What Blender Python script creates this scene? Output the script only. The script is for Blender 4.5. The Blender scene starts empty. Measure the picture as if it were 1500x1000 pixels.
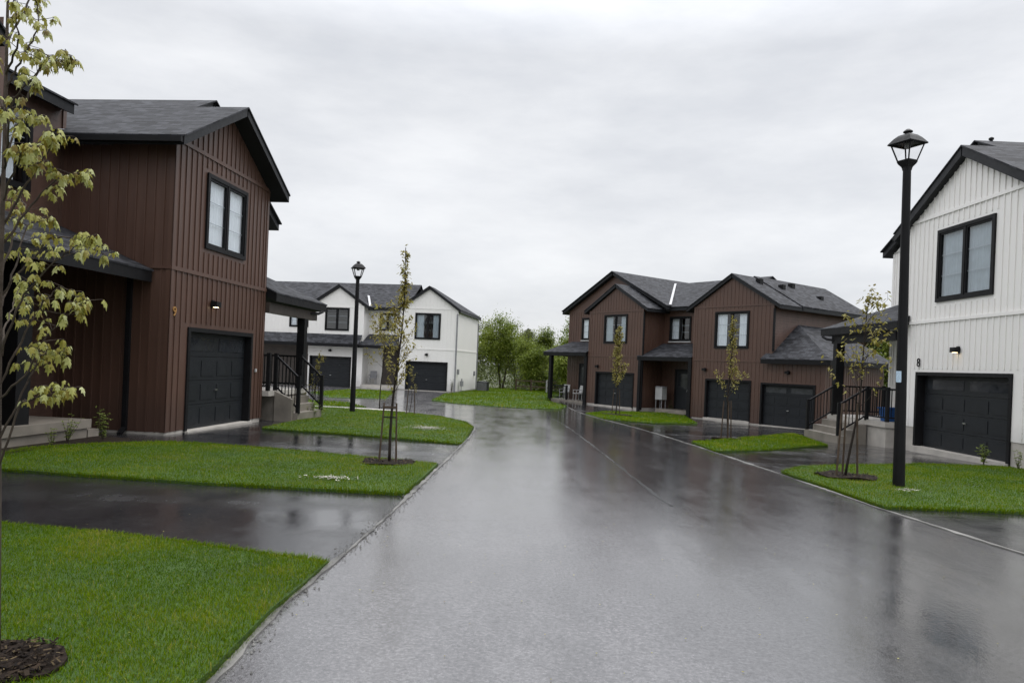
import bpy, bmesh, math, random
from mathutils import Vector, Matrix
R = math.radians
rnd = random.Random(7)
SC = bpy.context.scene
COL = SC.collection

# ------------------------------------------------------------------ terrain
def G(x, y):
    y2 = min(max(y, -60), 140); x2 = min(max(x, -120), 120)
    z = -.0025*(x2+6.3) - .0098*(y2-14.5)
    return z - .45*math.exp(-((x-14)**2+(y-35)**2)/158.)

# ------------------------------------------------------------------ materials
def nt(name):
    m = bpy.data.materials.new(name); m.use_nodes = True
    n = m.node_tree.nodes; l = m.node_tree.links
    return m, n, l, n['Principled BSDF']
def coords(n, l, scale=(1, 1, 1), kind='Object'):
    t = n.new('ShaderNodeTexCoord'); mp = n.new('ShaderNodeMapping')
    mp.inputs['Scale'].default_value = scale
    l.new(t.outputs[kind], mp.inputs['Vector']); return mp.outputs['Vector']
def noise(n, l, vec, scale, detail=4, rough=.55):
    t = n.new('ShaderNodeTexNoise'); t.inputs['Scale'].default_value = scale
    t.inputs['Detail'].default_value = detail; t.inputs['Roughness'].default_value = rough
    l.new(vec, t.inputs['Vector']); return t.outputs['Fac']
def ramp(n, l, fac, stops):
    r = n.new('ShaderNodeValToRGB'); e = r.color_ramp.elements
    while len(e) < len(stops): e.new(.5)
    for i, (p, c) in enumerate(stops):
        e[i].position = p
        e[i].color = (c, c, c, 1) if not isinstance(c, tuple) else (*c, 1)
    l.new(fac, r.inputs['Fac']); return r.outputs['Color']
def mixc(n, l, fac, a, b, mode='MIX'):
    m = n.new('ShaderNodeMix'); m.data_type = 'RGBA'; m.blend_type = mode
    if isinstance(fac, (int, float)): m.inputs[0].default_value = fac
    else: l.new(fac, m.inputs[0])
    for i, v in ((6, a), (7, b)):
        if isinstance(v, tuple): m.inputs[i].default_value = (*v, 1)
        else: l.new(v, m.inputs[i])
    return m.outputs[2]
def bump(n, l, h, strength, dist, prev=None):
    b = n.new('ShaderNodeBump'); b.inputs['Strength'].default_value = strength
    b.inputs['Distance'].default_value = dist; l.new(h, b.inputs['Height'])
    if prev is not None: l.new(prev, b.inputs['Normal'])
    return b.outputs['Normal']

def simple(name, col, rough=.5, var=.25, scale=3., bmp=.0, bscale=40, metal=0, spec=.5):
    m, n, l, p = nt(name)
    v = coords(n, l)
    f = noise(n, l, v, scale, 5)
    a = tuple(c*(1-var) for c in col); b = tuple(min(1, c*(1+var)) for c in col)
    l.new(ramp(n, l, f, [(.3, a), (.7, b)]), p.inputs['Base Color'])
    f2 = noise(n, l, v, scale*4, 3)
    l.new(ramp(n, l, f2, [(.3, max(.03, rough-.08)), (.7, min(1, rough+.08))]), p.inputs['Roughness'])
    p.inputs['Metallic'].default_value = metal
    p.inputs['Specular IOR Level'].default_value = spec
    if bmp: l.new(bump(n, l, noise(n, l, v, bscale, 4), bmp, .01), p.inputs['Normal'])
    return m

def siding(name, col, streak=.18):
    # painted metal siding: faint vertical rain streaks and board to board tone
    m, n, l, p = nt(name)
    v1 = coords(n, l, (5, 5, .25)); f1 = noise(n, l, v1, 1.0, 5, .6)
    v2 = coords(n, l, (.7, .7, .7)); f2 = noise(n, l, v2, 1.0, 3)
    a = tuple(c*(1-streak) for c in col); b = tuple(c*(1+streak) for c in col)
    c1 = ramp(n, l, f1, [(.3, a), (.7, b)])
    c2 = mixc(n, l, .5, c1, ramp(n, l, f2, [(.3, a), (.7, b)]))
    tz = n.new('ShaderNodeTexCoord'); sz = n.new('ShaderNodeSeparateXYZ'); l.new(tz.outputs['Object'], sz.inputs[0])
    nz = noise(n, l, coords(n, l, (2.5, 2.5, 1.2)), 1.6, 6, .65)
    ad = n.new('ShaderNodeMath'); ad.operation = 'MULTIPLY_ADD'; ad.inputs[1].default_value = -.9; l.new(nz, ad.inputs[0]); l.new(sz.outputs['Z'], ad.inputs[2])
    dirt = ramp(n, l, ad.outputs[0], [(.0, .55), (.55, 0.0)])
    c2 = mixc(n, l, dirt, c2, tuple(c*.62+.008 for c in col))
    l.new(c2, p.inputs['Base Color'])
    l.new(ramp(n, l, f1, [(.3, .36), (.7, .55)]), p.inputs['Roughness'])
    l.new(bump(n, l, noise(n, l, coords(n, l, (6, 6, 1.2)), 1.5, 3), .12, .01), p.inputs['Normal'])
    return m

def clapboard(name, col):
    m, n, l, p = nt(name)
    t = n.new('ShaderNodeTexCoord'); s = n.new('ShaderNodeSeparateXYZ'); l.new(t.outputs['Object'], s.inputs[0])
    d = n.new('ShaderNodeMath'); d.operation = 'DIVIDE'; d.inputs[1].default_value = .125; l.new(s.outputs['Z'], d.inputs[0])
    fr = n.new('ShaderNodeMath'); fr.operation = 'FRACT'; l.new(d.outputs[0], fr.inputs[0])
    f = noise(n, l, coords(n, l, (3, 3, 1)), 1.5, 4)
    l.new(ramp(n, l, f, [(.3, tuple(c*.8 for c in col)), (.7, tuple(c*1.2 for c in col))]), p.inputs['Base Color'])
    inv = n.new('ShaderNodeMath'); inv.operation = 'SUBTRACT'; inv.inputs[0].default_value = 1; l.new(fr.outputs[0], inv.inputs[1])
    l.new(bump(n, l, inv.outputs[0], .9, .02), p.inputs['Normal'])
    p.inputs['Roughness'].default_value = .5
    return m

def shingle():
    m, n, l, p = nt('shingle')
    t = n.new('ShaderNodeUVMap')
    b = n.new('ShaderNodeTexBrick'); l.new(t.outputs['UV'], b.inputs['Vector'])
    b.inputs['Scale'].default_value = 1.0
    b.inputs['Brick Width'].default_value = .24; b.inputs['Row Height'].default_value = .13
    b.inputs['Mortar Size'].default_value = .006; b.inputs['Bias'].default_value = 0
    b.inputs['Color1'].default_value = (.014, .0145, .017, 1); b.inputs['Color2'].default_value = (.056, .058, .066, 1)
    b.inputs['Mortar'].default_value = (.012, .012, .014, 1)
    f = noise(n, l, t.outputs['UV'], 5, 5, .75)
    f2 = noise(n, l, t.outputs['UV'], .6, 3)
    c = mixc(n, l, .75, b.outputs['Color'], ramp(n, l, f, [(.25, .55), (.75, 1.35)]), 'MULTIPLY')
    c = mixc(n, l, .35, c, ramp(n, l, f2, [(.3, .7), (.7, 1.3)]), 'MULTIPLY')
    l.new(c, p.inputs['Base Color'])
    p.inputs['Roughness'].default_value = .75; p.inputs['Specular IOR Level'].default_value = .18
    n1 = bump(n, l, b.outputs['Fac'], -.6, .012)
    l.new(bump(n, l, noise(n, l, t.outputs['UV'], 120, 3), .35, .006, n1), p.inputs['Normal'])
    return m

def wet_asphalt(name, dark, light, r0, r1, grain=.5, ior=1.5, ripple=.25, run=(1.3, .10, 1), split=None):
    m, n, l, p = nt(name)
    v = coords(n, l)
    big = noise(n, l, v, .33, 6, .62)
    lane = noise(n, l, coords(n, l, run), 1.0, 5, .6)       # tyre wear runs along the lane
    mid = noise(n, l, coords(n, l, (1.5, .6, 1)), 1.3, 7, .68)
    fine = noise(n, l, v, 110, 3, .7)
    stone = noise(n, l, v, 42, 4, .75)
    c = ramp(n, l, stone, [(.32, dark), (.70, light)])
    c = mixc(n, l, .8, c, ramp(n, l, mid, [(.3, .65), (.7, 1.3)]), 'MULTIPLY')
    c = mixc(n, l, .9, c, ramp(n, l, fine, [(.60, 1.0), (.72, 2.1)]), 'MULTIPLY')
    cr = n.new('ShaderNodeTexVoronoi'); cr.feature = 'DISTANCE_TO_EDGE'; cr.inputs['Scale'].default_value = .22
    wv = n.new('ShaderNodeVectorMath'); wv.operation = 'ADD'
    nz = n.new('ShaderNodeTexNoise'); nz.inputs['Scale'].default_value = 1.4; nz.inputs['Detail'].default_value = 6; l.new(v, nz.inputs['Vector'])
    sc = n.new('ShaderNodeVectorMath'); sc.operation = 'SCALE'; sc.inputs['Scale'].default_value = 1.3; l.new(nz.outputs['Color'], sc.inputs[0])
    l.new(v, wv.inputs[0]); l.new(sc.outputs[0], wv.inputs[1]); l.new(wv.outputs[0], cr.inputs['Vector'])
    crack = ramp(n, l, cr.outputs['Distance'], [(.0, .3), (.002, 1.0)])
    c = mixc(n, l, .35, c, crack, 'MULTIPLY')
    l.new(c, p.inputs['Base Color'])
    def avg(a, b, k=.5):
        x = n.new('ShaderNodeMath'); x.operation = 'MULTIPLY'; x.inputs[1].default_value = k; l.new(a, x.inputs[0])
        y = n.new('ShaderNodeMath'); y.operation = 'MULTIPLY_ADD'; y.inputs[1].default_value = 1-k; l.new(b, y.inputs[0]); l.new(x.outputs[0], y.inputs[2]); return y.outputs[0]
    h = avg(avg(big, lane, .45), mid, .68)
    rg = ramp(n, l, h, [(.42, r0), (.50, (r0+r1)*.42), (.60, r1)])
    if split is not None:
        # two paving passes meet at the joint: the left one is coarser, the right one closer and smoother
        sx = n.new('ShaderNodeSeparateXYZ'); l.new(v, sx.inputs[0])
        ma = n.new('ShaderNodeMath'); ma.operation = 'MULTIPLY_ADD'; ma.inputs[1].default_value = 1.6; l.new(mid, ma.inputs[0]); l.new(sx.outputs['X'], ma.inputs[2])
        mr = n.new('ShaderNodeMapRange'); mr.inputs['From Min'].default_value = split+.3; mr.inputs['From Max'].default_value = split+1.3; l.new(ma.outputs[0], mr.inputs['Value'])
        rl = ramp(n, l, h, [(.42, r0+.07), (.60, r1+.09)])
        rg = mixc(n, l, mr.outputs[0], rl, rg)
        pale = mixc(n, l, 1.0, c, (1.9, 1.88, 1.9), 'MULTIPLY')     # sky sheen of the left pass, painted in as a paler colour
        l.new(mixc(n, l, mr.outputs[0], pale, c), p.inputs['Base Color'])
    l.new(rg, p.inputs['Roughness'])
    wet = ramp(n, l, h, [(.42, .10), (.54, .6), (.62, 1.0)])      # standing water drowns the grain
    g_ = avg(fine, stone, .45)
    nb = n.new('ShaderNodeMath'); nb.operation = 'MULTIPLY'; l.new(g_, nb.inputs[0]); l.new(wet, nb.inputs[1])
    b1 = bump(n, l, nb.outputs[0], grain, .008)
    rip = noise(n, l, coords(n, l, (1, 1.3, 1)), 36, 3, .65)
    b1 = bump(n, l, rip, ripple*1.1, .008, b1)
    b2 = bump(n, l, mid, ripple, .02, b1)
    b3 = bump(n, l, crack, .15, .003, b2)
    l.new(b3, p.inputs['Normal'])
    p.inputs['IOR'].default_value = ior
    return m

def grass_sheet(name, a, b, c):
    m, n, l, p = nt(name)
    v = coords(n, l)
    f = noise(n, l, v, .9, 6, .65); f2 = noise(n, l, v, 45, 4, .7)
    col = ramp(n, l, f, [(.3, a), (.52, b), (.75, c)])
    col = mixc(n, l, .85, col, ramp(n, l, f2, [(.25, .35), (.75, 1.5)]), 'MULTIPLY')
    l.new(col, p.inputs['Base Color']); p.inputs['Roughness'].default_value = .8
    l.new(bump(n, l, f2, .9, .03), p.inputs['Normal'])
    return m

def leafmat(name, stops, trans=.35, rough=.5, attr='tint', spec=.3):
    m, n, l, p = nt(name)
    at = n.new('ShaderNodeAttribute'); at.attribute_name = attr
    col = ramp(n, l, at.outputs['Fac'], stops)
    l.new(col, p.inputs['Base Color']); p.inputs['Roughness'].default_value = rough
    p.inputs['Specular IOR Level'].default_value = spec
    tr = n.new('ShaderNodeBsdfTranslucent'); l.new(col, tr.inputs['Color'])
    mx = n.new('ShaderNodeMixShader'); mx.inputs[0].default_value = trans
    l.new(p.outputs[0], mx.inputs[1]); l.new(tr.outputs[0], mx.inputs[2])
    l.new(mx.outputs[0], n['Material Output'].inputs['Surface'])
    return m

def glassmat(name, ior=2.0, tint=(.86, .9, .93), rough=.02):
    m, n, l, p = nt(name)
    n.remove(p)
    t = n.new('ShaderNodeBsdfTransparent'); t.inputs['Color'].default_value = (*tint, 1)
    g = n.new('ShaderNodeBsdfGlossy'); g.inputs['Roughness'].default_value = rough
    v = coords(n, l); nb = bump(n, l, noise(n, l, v, 1.3, 2), .05, .02); l.new(nb, g.inputs['Normal'])
    # two-sided Schlick reflectance (a bare sheet of glass has no inside)
    ge = n.new('ShaderNodeNewGeometry'); dt = n.new('ShaderNodeVectorMath'); dt.operation = 'DOT_PRODUCT'
    l.new(ge.outputs['Normal'], dt.inputs[0]); l.new(ge.outputs['Incoming'], dt.inputs[1])
    def mth(op, a, b=None):
        q = n.new('ShaderNodeMath'); q.operation = op
        for k_, v_ in enumerate((a, b)):
            if v_ is None: continue
            if isinstance(v_, (int, float)): q.inputs[k_].default_value = v_
            else: l.new(v_, q.inputs[k_])
        return q.outputs[0]
    f0 = ((ior-1)/(ior+1))**2
    fr = mth('ADD', mth('MULTIPLY', mth('POWER', mth('SUBTRACT', 1.0, mth('ABSOLUTE', dt.outputs['Value'])), 5.0), 1-f0), f0)
    mx = n.new('ShaderNodeMixShader'); l.new(fr, mx.inputs[0]); l.new(t.outputs[0], mx.inputs[1]); l.new(g.outputs[0], mx.inputs[2])
    l.new(mx.outputs[0], n['Material Output'].inputs['Surface'])
    return m

def emit(name, col, s):
    m, n, l, p = nt(name)
    p.inputs['Base Color'].default_value = (*col, 1)
    p.inputs['Emission Color'].default_value = (*col, 1); p.inputs['Emission Strength'].default_value = s
    return m

M = {}
M['brown'] = siding('brown_siding', (.084, .044, .031), .2)
M['brownclap'] = clapboard('brown_clapboard', (.082, .045, .033))
M['white'] = siding('white_siding', (.80, .78, .755), .03)
M['whiteclap'] = clapboard('white_clapboard', (.68, .67, .65))
M['black'] = simple('black_trim', (.009, .009, .010), .5, .2, spec=.16)
M['fascia'] = simple('charcoal_fascia', (.015, .016, .018), .5, .2, spec=.22)
M['soffit'] = simple('black_soffit', (.008, .008, .008), .6, .2, spec=.1)
M['door'] = simple('charcoal_door', (.015, .017, .020), .45, .12, 2, spec=.25)
M['shingle'] = shingle()
M['flash'] = simple('valley_flashing', (.42, .42, .43), .5, .15)
M['concrete'] = simple('concrete', (.40, .375, .34), .6, .18, 2.5, .3, 60)
M['darkconcrete'] = simple('wet_concrete', (.185, .165, .14), .45, .25, 2.2, .4, 50)
M['glass'] = glassmat('window_glass')
M['curtain'] = simple('curtain', (.80, .81, .82), .8, .05, 4)
M['curtaingrey'] = simple('grey_curtain', (.40, .44, .46), .8, .08, 4)
M['curtainwarm'] = simple('linen_curtain', (.56, .53, .48), .8, .08, 4)
M['grille'] = simple('grille_bars', (.42, .44, .46), .4, .05)
M['darkwood'] = simple('dark_porch_wall', (.045, .034, .028), .55, .2)
M['steel'] = simple('brushed_steel', (.6, .6, .6), .3, .05, metal=1)
M['gold'] = simple('gold_number', (.38, .20, .06), .4, .1)
M['bark'] = simple('bark', (.055, .043, .034), .75, .35, 14, .5, 50, spec=.15)
M['darkbark'] = simple('dark_wet_bark', (.026, .020, .016), .6, .35, 14, .5, 50, spec=.15)
M['stake'] = simple('weathered_stake', (.07, .05, .036), .8, .3, 8, spec=.15)
M['mulch'] = simple('mulch', (.016, .011, .008), .8, .6, 22, 1.0, 45, spec=.12)
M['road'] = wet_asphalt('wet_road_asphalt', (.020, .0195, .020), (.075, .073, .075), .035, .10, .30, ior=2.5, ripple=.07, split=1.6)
M['drive'] = wet_asphalt('wet_driveway_asphalt', (.009, .009, .010), (.034, .033, .035), .03, .30, .42, ior=1.7, ripple=.07, run=(.12, 1.2, 1))
M['seam'] = wet_asphalt('asphalt_joint', (.012, .012, .012), (.03, .03, .03), .15, .4, .8)
M['edge'] = simple('worn_asphalt_lip', (.11, .107, .10), .5, .85, 1.6, .8, 40)
M['lawn'] = grass_sheet('lawn_soil', (.022, .05, .003), (.035, .085, .004), (.06, .11, .008))
M['rough'] = grass_sheet('rough_ground', (.03, .045, .012), (.05, .06, .02), (.075, .065, .03))
M['sand'] = simple('pale_patch', (.34, .33, .27), .7, .4, 14, .6, 40)
M['blade'] = leafmat('grass_blades', [(0, (.044, .092, .002)), (.45, (.096, .168, .004)), (.8, (.160, .210, .008)), (1, (.28, .26, .06))], .35, .7, spec=.02)
M['maple'] = leafmat('young_maple_leaf', [(0, (.17, .125, .018)), (.35, (.28, .255, .045)), (.7, (.36, .37, .11)), (1, (.50, .52, .27))], .4, .4)
M['olive'] = leafmat('young_olive_leaf', [(0, (.14, .10, .018)), (.5, (.24, .205, .038)), (1, (.34, .33, .10))], .4)
M['spring'] = leafmat('spring_leaf', [(0, (.055, .085, .010)), (.4, (.135, .185, .018)), (.75, (.19, .235, .026)), (1, (.26, .30, .05))], .4)
M['dull'] = leafmat('dull_leaf', [(0, (.035, .050, .012)), (.5, (.085, .105, .025)), (1, (.15, .165, .05))], .35)
M['conifer'] = leafmat('conifer_needles', [(0, (.010, .016, .008)), (.5, (.024, .032, .015)), (1, (.045, .055, .026))], .15)
M['shrub'] = leafmat('shrub_leaf', [(0, (.06, .10, .012)), (.5, (.14, .19, .03)), (1, (.26, .30, .07))], .35)
M['lampglass'] = glassmat('lantern_glass', 1.3, (.97, .97, .97))
M['bluebin'] = simple('blue_plastic', (.02, .10, .32), .4, .15)
M['sticker'] = simple('sticker', (.45, .58, .70), .5, .25, 60)
M['grey'] = simple('grey_metal', (.22, .22, .23), .5, .15)
M['palegrey'] = simple('pale_grey', (.42, .42, .42), .55, .1)
M['warm'] = emit('warm_bulb', (1, .78, .48), 5)

# ------------------------------------------------------------------ mesh builder
class MB:
    def __init__(s): s.v = []; s.f = []; s.uv = []; s.tint = []
    def poly(s, pts, uv=None):
        b = len(s.v); s.v += [tuple(p) for p in pts]; s.f.append(tuple(range(b, b+len(pts))))
        s.uv += (uv if uv else [(p[0], p[1]) for p in pts])
    def box(s, x0, x1, y0, y1, z0, z1):
        a = [(x0, y0, z0), (x1, y0, z0), (x1, y1, z0), (x0, y1, z0), (x0, y0, z1), (x1, y0, z1), (x1, y1, z1), (x0, y1, z1)]
        for q in ((3, 2, 1, 0), (4, 5, 6, 7), (0, 1, 5, 4), (1, 2, 6, 5), (2, 3, 7, 6), (3, 0, 4, 7)):
            s.poly([a[i] for i in q])
    def hexa(s, a):
        for q in ((3, 2, 1, 0), (4, 5, 6, 7), (0, 1, 5, 4), (1, 2, 6, 5), (2, 3, 7, 6), (3, 0, 4, 7)):
            s.poly([a[i] for i in q])
    def bar(s, p, q, w, h=None, up=(0, 0, 1)):
        p = Vector(p); q = Vector(q); d = (q-p).normalized(); h = h or w
        u = Vector(up)
        if abs(d.dot(u)) > .98: u = Vector((0, 1, 0))
        sd = d.cross(u).normalized()*w/2; uu = sd.cross(d).normalized()*h/2
        s.hexa([p-sd-uu, p+sd-uu, q+sd-uu, q-sd-uu, p-sd+uu, p+sd+uu, q+sd+uu, q-sd+uu])
    def tube(s, path, rad, n=6, cap=True):
        path = [Vector(p) for p in path]; rings = []
        ref = Vector((.3, .9, .1))
        for i, p in enumerate(path):
            d = (path[min(i+1, len(path)-1)]-path[max(i-1, 0)])
            if d.length < 1e-6: d = Vector((0, 0, 1))
            d.normalize()
            u = d.cross(ref)
            if u.length < .1: u = d.cross(Vector((1, 0, 0)))
            u.normalize(); w = d.cross(u)
            rings.append([p+(u*math.cos(2*math.pi*k/n)+w*math.sin(2*math.pi*k/n))*rad[i] for k in range(n)])
        base = len(s.v)
        for r_ in rings: s.v += [tuple(q) for q in r_]
        for i in range(len(rings)-1):
            for k in range(n):
                a = base+i*n+k; b = base+i*n+(k+1) % n
                s.f.append((a, b, b+n, a+n)); s.uv += [(0, 0)]*4
        if cap:
            s.f.append(tuple(base+k for k in reversed(range(n)))); s.uv += [(0, 0)]*n
            s.f.append(tuple(base+(len(rings)-1)*n+k for k in range(n))); s.uv += [(0, 0)]*n
    def lathe(s, c, prof, n=16, rot=0):
        base = len(s.v)
        for (r_, z) in prof:
            for k in range(n):
                a = 2*math.pi*k/n+rot; s.v.append((c[0]+r_*math.cos(a), c[1]+r_*math.sin(a), c[2]+z))
        for i in range(len(prof)-1):
            for k in range(n):
                a = base+i*n+k; b = base+i*n+(k+1) % n
                s.f.append((a, b, b+n, a+n)); s.uv += [(0, 0)]*4
        s.f.append(tuple(base+k for k in reversed(range(n)))); s.uv += [(0, 0)]*n
        s.f.append(tuple(base+(len(prof)-1)*n+k for k in range(n))); s.uv += [(0, 0)]*n
    def prism(s, pts, off):
        off = Vector(off); a = [Vector(p) for p in pts]; b = [p+off for p in a]; n = len(a)
        s.poly(a); s.poly(list(reversed(b)))
        for i in range(n): s.poly([a[i], b[i], b[(i+1) % n], a[(i+1) % n]])
    def build(s, name, mat, parent=None, smooth=False, tint=None, uv=False):
        me = bpy.data.meshes.new(name); me.from_pydata(s.v, [], s.f)
        me.materials.append(mat)
        if uv:
            ul = me.uv_layers.new(name='UVMap'); flat = [c for p in s.uv for c in p]
            ul.data.foreach_set('uv', flat)
        if tint or s.tint:
            at = me.attributes.new('tint', 'FLOAT', 'POINT'); at.data.foreach_set('value', tint or s.tint)
        if smooth: me.polygons.foreach_set('use_smooth', [True]*len(me.polygons))
        me.validate(); me.update()
        o = bpy.data.objects.new(name, me); COL.objects.link(o)
        if parent: o.parent = parent
        return o

def fix_normals(o):
    bm = bmesh.new(); bm.from_mesh(o.data); bmesh.ops.recalc_face_normals(bm, faces=bm.faces); bm.to_mesh(o.data); bm.free(); return o
def soft(o, w=.004):
    md = o.modifiers.new('bevel', 'BEVEL'); md.width = w; md.segments = 1; md.limit_method = 'ANGLE'; return o
def tag(o, label, cat, group=None, kind=None):
    if label: o['label'] = label
    if cat: o['category'] = cat
    if group: o['group'] = group
    if kind: o['kind'] = kind
    return o
def thing(name, label, cat, loc=(0, 0, 0), rz=0, group=None):
    o = bpy.data.objects.new(name, None); COL.objects.link(o); o.location = loc; o.rotation_euler = (0, 0, rz)
    o.empty_display_size = .3
    return tag(o, label, cat, group)

# ------------------------------------------------------------------ ground sheets
def sheet(name, outline, mat, off, step=1.0, label=None, skirt=0, kind='structure', bounds=None, wobble=0, bulge=None):
    bm = bmesh.new()
    pts = []
    n = len(outline)
    for i in range(n):
        a = Vector(outline[i]); b = Vector(outline[(i+1) % n]); k = max(1, int((b-a).length/.5)) if wobble else 1
        for j in range(k):
            p = a.lerp(b, j/k)
            if wobble: p = p+Vector((rnd.uniform(-1, 1), rnd.uniform(-1, 1)))*wobble
            pts.append(p)
    f = bm.faces.new([bm.verts.new((p.x, p.y, 0)) for p in pts])
    bmesh.ops.triangulate(bm, faces=[f])
    xs = [p.x for p in pts]; ys = [p.y for p in pts]
    for ax, lo, hi in ((0, min(xs), max(xs)), (1, min(ys), max(ys))):
        t = lo+step
        while t < hi:
            no = (1, 0, 0) if ax == 0 else (0, 1, 0); co = (t, 0, 0) if ax == 0 else (0, t, 0)
            bmesh.ops.bisect_plane(bm, geom=bm.verts[:]+bm.edges[:]+bm.faces[:], plane_co=co, plane_no=no, dist=1e-5)
            t += step
    for v in bm.verts: v.co.z = G(v.co.x, v.co.y)+off+(bulge(v.co.x, v.co.y) if bulge else 0)
    bmesh.ops.recalc_face_normals(bm, faces=bm.faces)
    if sum(f.normal.z for f in bm.faces) < 0: bmesh.ops.reverse_faces(bm, faces=bm.faces)
    if skirt:
        be = [e for e in bm.edges if e.is_boundary]
        r_ = bmesh.ops.extrude_edge_only(bm, edges=be)
        for v in [g for g in r_['geom'] if isinstance(g, bmesh.types.BMVert)]: v.co.z -= skirt
    me = bpy.data.meshes.new(name); bm.to_mesh(me); bm.free(); me.materials.append(mat)
    o = bpy.data.objects.new(name, me); COL.objects.link(o)
    if kind: o['kind'] = kind
    if label: o['label'] = label
    return o

gb = MB()   # base terrain: fine near the street, coarse to the horizon
def axis():
    a = [-1500, -900, -500, -250, -140]; a += list(range(-100, 161, 4)); a += [200, 300, 500, 900, 1500]; return a
ax = axis()
for x in ax:
    for y in ax: gb.v.append((x, y, G(x, y)-.12))
N = len(ax)
for i in range(N-1):
    for j in range(N-1):
        gb.f.append((i*N+j, (i+1)*N+j, (i+1)*N+j+1, i*N+j+1)); gb.uv += [(0, 0)]*4
g = gb.build('ground', M['rough'], smooth=True); tag(g, 'rough grassy ground spreading out beyond the lawns', None, kind='structure')

EDGE = [(-1.55, -8), (-1.40, 2.0), (-1.37, 3.45), (-1.39, 4.4), (-1.34, 5.5), (-1.25, 6.7), (-1.17, 8.6), (-1.07, 11.4), (-.98, 14.5), (-.9, 16.8), (-.93, 19.3), (-1.25, 21.3), (-2.16, 23.2), (-3.2, 24.3), (-4.5, 24.9), (-6.6, 25.1), (-14, 25.4)]
REDGE = [(6.2, -8), (5.06, 6.9), (4.82, 9.15), (4.7, 12.2), (4.47, 17), (4.2, 22.4), (3.64, 28.5), (3.3, 32), (3.06, 37.7)]
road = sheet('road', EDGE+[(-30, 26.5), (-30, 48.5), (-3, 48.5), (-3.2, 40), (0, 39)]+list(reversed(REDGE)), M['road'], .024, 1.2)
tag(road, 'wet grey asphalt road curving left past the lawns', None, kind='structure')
dl = sheet('driveway', [(-16, -8), (-1.45, -8)]+[(x-.0, y) for x, y in EDGE[1:]]+[(-14, 25.8), (-16, 25.8)], M['drive'], .012, 1.2)
tag(dl, 'wet black asphalt driveways on the left side of the road', None, kind='structure')
dr = sheet('driveway', [(x, y) for x, y in REDGE]+[(3.06, 46), (20, 46), (20, -8)], M['drive'], .012, 1.2)
tag(dr, 'wet black asphalt driveways in front of the right hand houses', None, kind='structure')

def strip(name, path, w, mat, off, label, jitter=.3, h=.0, kind='structure'):
    mb = MB(); L_ = []; 
    fine = []
    for a, b in zip(path[:-1], path[1:]):
        a = Vector(a); b = Vector(b); k = max(1, int((b-a).length/.12))
        fine += [a.lerp(b, j/k) for j in range(k)]
    fine.append(Vector(path[-1]))
    for i, p in enumerate(fine):
        d = (fine[min(i+1, len(fine)-1)]-fine[max(i-1, 0)]).normalized(); nn = Vector((-d.y, d.x))
        wob = (math.sin(i*.37)+math.sin(i*.11+1)+rnd.uniform(-1, 1))*.006
        ww = w*(1+rnd.uniform(-jitter, jitter))*(1+.6*math.sin(i*.19)*math.sin(i*.053+2)); z = G(p.x, p.y)+off
        a = p+nn*(ww/2+wob); b = p-nn*(ww/2-wob)
        L_.append([(a.x, a.y, z-.03), (a.x, a.y, z+h*rnd.uniform(.5, 1)), (b.x, b.y, z+h*rnd.uniform(.2, .8)), (b.x, b.y, z-.03)])
    for p, q in zip(L_[:-1], L_[1:]):
        for k in range(3): mb.poly([p[k], q[k], q[k+1], p[k+1]])
    return tag(mb.build(name, mat), label, None, kind=kind)
strip('road_edge', EDGE[1:15], .034, M['edge'], .030, 'worn pale asphalt lip along the left edge of the road', .75, .009)
strip('road_edge', REDGE[1:], .045, M['edge'], .030, 'thin pale seam along the right edge of the road', .5, .006)
strip('road_joint', [(2.02, 8.7), (1.99, 9.4), (1.95, 11.5), (1.89, 15.7), (1.74, 23), (1.5, 27)], .035, M['seam'], .028, 'dark paving joint running along the middle of the road', .7)

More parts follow.
